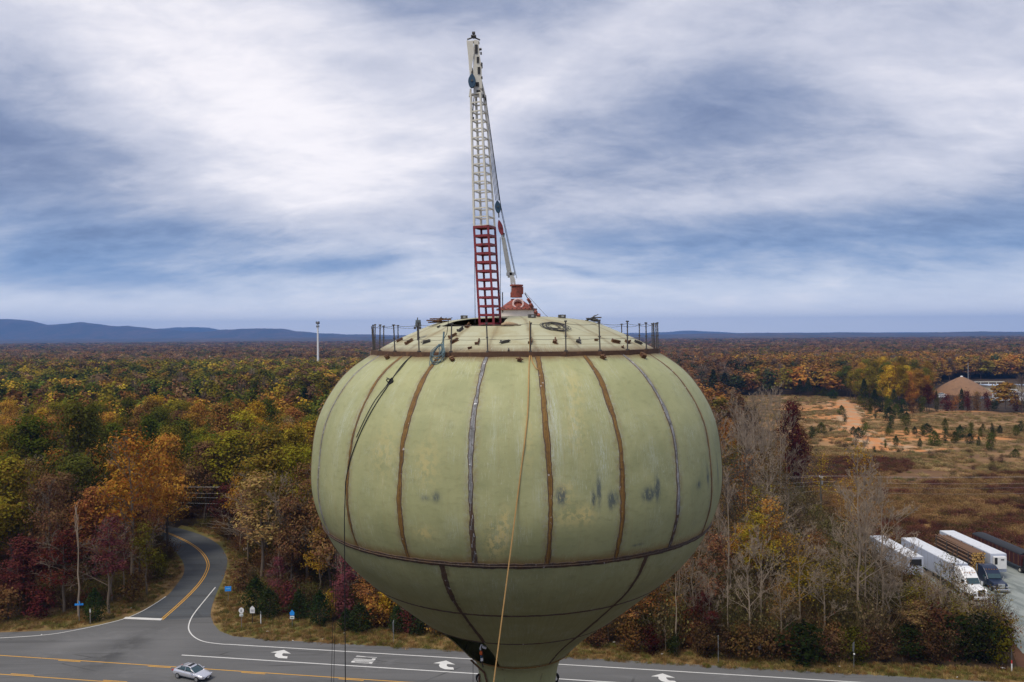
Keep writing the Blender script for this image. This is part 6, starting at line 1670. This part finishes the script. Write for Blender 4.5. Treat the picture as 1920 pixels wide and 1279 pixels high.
def tractor(x, y, colour, label, rz=0.0, stripes=False, dark=False):
    """nose towards -Y; origin under the front bumper"""
    r_ = empty('lorry_cab', (x, y, 0), rz, label, 'lorry'); p = mat('cab_paint', colour, .3, 0, .05, 2)
    mb = MB(); mb.prism([(-1.02, 0.15, .75), (-1.02, .15, 1.55), (-1.02, .5, 1.78), (-1.02, 2.1, 2.0), (-1.02, 2.1, .75)], (2.04, 0, 0)); mb.build('bonnet', p, r_, bevel=.12)
    mb = MB(); mb.prism([(-1.12, 2.02, .7), (-1.12, 2.02, 1.98), (-1.12, 2.55, 2.9), (-1.12, 3.3, 3.72), (-1.12, 3.9, 3.98), (-1.12, 5.1, 3.98), (-1.12, 5.1, .7)], (2.24, 0, 0)); cab_ = mb.build('cab_body', p, r_, bevel=.12)
    n = Vector((0, -.92, .53)).normalized(); mb = MB(); mb.poly([(-.98, 2.03, 2.12), (.98, 2.03, 2.12), (.92, 2.45, 2.86), (-.92, 2.45, 2.86)]); g = mb.build('windscreen', M['glass'], cab_)
    g.location = n * .06
    for sx in (-1, 1):
        MB().box((sx * 1.125, 2.85, 2.2), (.03, .85, .65)).build('side_window', M['glass'], cab_)
        MB().box((sx * 1.35, 2.15, 2.1), (.16, .1, .6)).build('mirror', M['white'] if not dark else M['chrome'], cab_)
        MB().tube([(sx * 1.2, 5.2, 1.2), (sx * 1.2, 5.2, 3.9)], .08, 8).build('exhaust', M['chrome'], r_)
        MB().box((sx * .93, .3, 1.15), (.42, .35, .28)).build('headlight', M['chrome'], r_, bevel=.05)
        mb = MB(); mb.box((sx * 1.1, 1.1, 1.05), (.36, 1.5, .3)); mb.build('wing', p, r_, bevel=.08)
        MB().box((sx * 1.05, 4.0, .7), (.5, 1.8, .6)).build('fuel_tank', M['chrome'], r_, bevel=.1)
        wheel(r_, sx * 1.0, 1.1, .52, .34)
        for yy in (6.0, 7.4): wheel(r_, sx * .95, yy, .52, .55)
    MB().box((0, .08, 1.35), (1.0, .12, .85)).build('grille', M['chrome'] if dark else M['black'], r_, bevel=.03)
    mb = MB()
    if not dark: mb.box((0, 0.0, 1.35), (1.15, .04, .07), 0, Euler((0, .62, 0)).to_matrix()); mb.build('grille_bar', M['chrome'], r_)
    MB().box((0, -.02, .62), (2.35, .3, .42)).build('bumper', M['chrome'] if dark else p, r_, bevel=.08)
    MB().box((0, 6.0, .95), (.9, 4.6, .3)).build('frame', M['steel_dark'], r_)
    mb = MB()
    for k in range(5): mb.box((-.8 + .4 * k, 3.0, 3.52), (.12, .1, .07))
    mb.build('roof_lights', mat('amber', (.6, .25, .03), .4), cab_)
    if stripes:
        q = random.Random(4); mb = MB()
        for k in range(7): mb.box((q.uniform(-.8, .8), .9 + q.uniform(-.3, .8), 1.93 + .0), (.3, .05, .012), q.uniform(-1, 1), Euler((.14, 0, q.uniform(-1, 1))).to_matrix())
        for k in range(6): mb.box((q.uniform(-.7, .7), 2.83 + .1 * k, 3.26 + .11 * k), (.35, .05, .012), 0, Euler((.83, 0, q.uniform(-1, 1))).to_matrix())
        mb.build('decal', mat('decal_dark', (.12, .08, .10), .5), cab_)
    return r_


tractor(69.3, 117.6, (.74, .75, .76), 'white long-nosed lorry cab with dark decals, nose to the road', 0.03, True)
tractor(74.7, 121.6, (.010, .018, .045), 'dark blue lorry cab with chrome bumper beside the white one', -.08, False, True).scale = (1, 1, .80)
# log trailer
lg = empty('log_trailer', (75.3, 128.6, 0), -.03, 'trailer stacked with brown logs behind the dark blue cab', 'trailer', 'trailers parked on the gravel lot')
bark_ = mat('log_bark', (.15, .085, .05), .9, 0, .3, 3); endm = mat('log_end', (.50, .30, .08), .8, 0, .25, 6)
mb = MB(); mb.box((0, 6.2, 1.05), (.9, 12.6, .26)); mb.build('chassis', M['steel_dark'], lg)
q = random.Random(6)
for row in range(10):
    for k in range(7 - (row > 3)):
        x_ = -1.05 + k * .34 + (row % 2) * .17 + q.uniform(-.03, .03); z_ = 1.4 + row * .31; rr_ = q.uniform(.13, .19)
        if abs(x_) > 1.2: continue
        y_ = q.uniform(-.2, .15); lo = MB().tube([(x_, y_, z_), (x_ + q.uniform(-.1, .1), y_ + q.uniform(11.2, 12.4), z_ + q.uniform(-.05, .05))], [rr_, rr_ * .75], 9).build('log', bark_, lg)
        MB().tube([(x_, y_ - .012, z_), (x_, y_, z_)], rr_ * .88, 9).build('cut_end', endm, lo)
for yy in (.8, 4.2, 7.6, 11.2):
    for sx in (-1, 1): MB().box((sx * 1.27, yy, 2.7), (.09, .12, 3.2)).build('stake', M['steel_dark'], lg)
for yy in (10.6, 11.9):
    for sx in (-1, 1): wheel(lg, sx * 1.0, yy, .5, .5)
# dark red dump trailer with black tarp
dp = empty('dump_trailer', (85.2, 131.5, 0), 0, 'dark red dump trailer under a rounded black tarp at the photo edge', 'trailer', 'trailers parked on the gravel lot')
mb = MB(); mb.box((0, 7, 2.1), (2.55, 14, 1.9)); mb.build('body', mat('dark_red_paint', (.055, .012, .012), .5, 0, .2, 2, (.03, .018, .015), (.55, .7), 3), dp, bevel=.05)
mb = MB(); mb.prism([Vector((1.3 * math.cos(a), .05, 3.06 + .38 * math.sin(a))) for a in [i * math.pi / 10 for i in range(11)]], (0, 13.9, 0)); mb.build('tarp', mat('black_tarp', (.007, .007, .008), .6, 0, .2, 3, None, (0, 0), 1, .5, 6), dp)
mb = MB()
for k in range(12): mb.box((-1.3, .6 + k * 1.16, 2.1), (.08, .1, 1.85))
mb.build('side_ribs', M['rust'], dp); MB().box((0, 7, .95), (.9, 13, .3)).build('chassis', M['steel_dark'], dp)
for yy in (.3, 12.4, 11.1):
    for sx in (-1, 1): wheel(dp, sx * 1.0, yy, .5, .5, M['cream'])
MB().box((0, -1.2, 1.7), (2.4, 2.2, 2.2), 0, taper=(.9, .8)).build('bulkhead', M['black'], dp, bevel=.1)

# ------------------------------------------------------------------ the silver saloon on the road
g = G(361, 1271); car = empty('saloon_car', (g.x, g.y, .05), R(-23), 'silver four-door saloon with a sunroof driving over the yellow line', 'car')
paint = mat('silver_paint', (.62, .63, .68), .22, .55)
# body stations: x, half width, sill z, belt z, top(z) of the deck
ST = [(-2.42, .62, .42, .62, .78), (-2.30, .80, .30, .80, .98), (-1.9, .89, .24, .90, 1.03), (-1.3, .91, .22, .94, 1.03), (-.5, .915, .21, .93, .98), (.3, .915, .21, .90, .95), (.95, .91, .22, .86, .95), (1.5, .89, .24, .80, .88), (2.0, .85, .28, .70, .80), (2.3, .74, .32, .58, .68), (2.42, .55, .38, .50, .56)]
def loft(name, rings_, m, parent, smooth_=True):
    mb = MB(); n = len(rings_[0])
    for rg_ in rings_: mb.v += [Vector(v) for v in rg_]
    for i in range(len(rings_) - 1):
        for k in range(n): mb.f.append((i * n + k, (i + 1) * n + k, (i + 1) * n + (k + 1) % n, i * n + (k + 1) % n))
    mb.f.append(tuple(range(n))); mb.f.append(tuple(reversed(range((len(rings_) - 1) * n, len(rings_) * n))))
    o = mb.build(name, m, parent, smooth_); md_ = o.modifiers.new('sub', 'SUBSURF'); md_.levels = 1; md_.render_levels = 2; return o


def sect(x, w_, z0, zb, zt): return [(x, -w_ * .9, z0), (x, -w_ * 1.0, (z0 + zb) / 2), (x, -w_ * .97, zb), (x, -w_ * .75, zt), (x, 0, zt + .03), (x, w_ * .75, zt), (x, w_ * .97, zb), (x, w_ * 1.0, (z0 + zb) / 2), (x, w_ * .9, z0), (x, 0, z0 - .02)]
loft('body', [sect(*s_) for s_ in ST], paint, car)
def gh(x, w0, w1, z0, z1): return [(x, -w0, z0), (x, -(w0 + w1) / 2 - .01, (z0 + z1) / 2), (x, -w1, z1), (x, 0, z1 + .015), (x, w1, z1), (x, (w0 + w1) / 2 + .01, (z0 + z1) / 2), (x, w0, z0)]
loft('windows', [gh(-1.95, .60, .50, .96, 1.0), gh(-1.55, .76, .60, .95, 1.18), (gh(-1.0, .82, .60, .94, 1.38)), gh(-.3, .83, .61, .93, 1.42), gh(.25, .83, .60, .92, 1.39), gh(.8, .80, .62, .90, 1.12), gh(1.2, .70, .55, .89, .93)], M['glass'], car)
loft('roof', [[(x, -w_, z - .03), (x, -w_ * .8, z + .02), (x, 0, z + .045), (x, w_ * .8, z + .02), (x, w_, z - .03), (x, 0, z - .05)] for x, w_, z in ((-1.25, .58, 1.30), (-.9, .62, 1.41), (-.3, .64, 1.455), (.15, .62, 1.43), (.36, .58, 1.36))], paint, car)
MB().box((-.12, 0, 1.492), (.42, .82, .014)).build('sunroof', M['black'], car)
for sy in (-1, 1):
    mb = MB(); mb.tube([(1.08, sy * .74, .92), (.72, sy * .69, 1.15), (.3, sy * .62, 1.39)], .035, 6); mb.build('front_pillar', paint, car)
    MB().tube([(-1.95, sy * .66, .98), (-1.6, sy * .66, 1.14), (-1.15, sy * .61, 1.32)], .05, 6).build('rear_pillar', paint, car)
    MB().tube([(-.35, sy * .86, .94), (-.35, sy * .64, 1.42)], .03, 6).build('centre_pillar', paint, car)
    MB().box((.78, sy * .98, .98), (.14, .2, .12)).build('mirror', paint, car, bevel=.03)
    MB().box((2.2, sy * .64, .64), (.34, .30, .13), sy * .5).build('headlight', M['chrome'], car, bevel=.03)
    MB().box((-2.33, sy * .68, .82), (.18, .28, .14)).build('tail_light', mat('red_lens', (.4, .02, .03), .3), car, bevel=.03)
    for x_ in (-1.42, 1.45):
        o = MB().tube([(x_, sy * .70, .33), (x_, sy * .93, .33)], .33, 20).build('wheel', M['tyre'], car, bevel=.02); MB().tube([(x_, sy * .90, .33), (x_, sy * .945, .33)], .22, 10).build('rim', M['chrome'], o)
MB().box((2.36, 0, .42), (.12, .95, .2)).build('grille', M['black'], car, bevel=.02); MB().box((2.42, 0, .42), (.03, .35, .1)).build('number_plate', M['white'], car)

# ------------------------------------------------------------------ the air
hm = bpy.data.materials.new('haze_air'); hm.use_nodes = True; t = NT(hm.node_tree); t.n.clear()
pv = t.node('ShaderNodeVolumePrincipled'); pv.inputs['Color'].default_value = (.19, .44, 1.0, 1); pv.inputs['Density'].default_value = 0.85e-4; pv.inputs['Anisotropy'].default_value = .1
ov = t.node('ShaderNodeOutputMaterial'); t.l.new(pv.outputs[0], ov.inputs['Volume'])
hz = MB().box((0, 0, 169), (30000, 30000, 342)).build('haze', hm); tag(hz, 'blue autumn haze over the far woods and mountains', 'haze', kind='stuff')
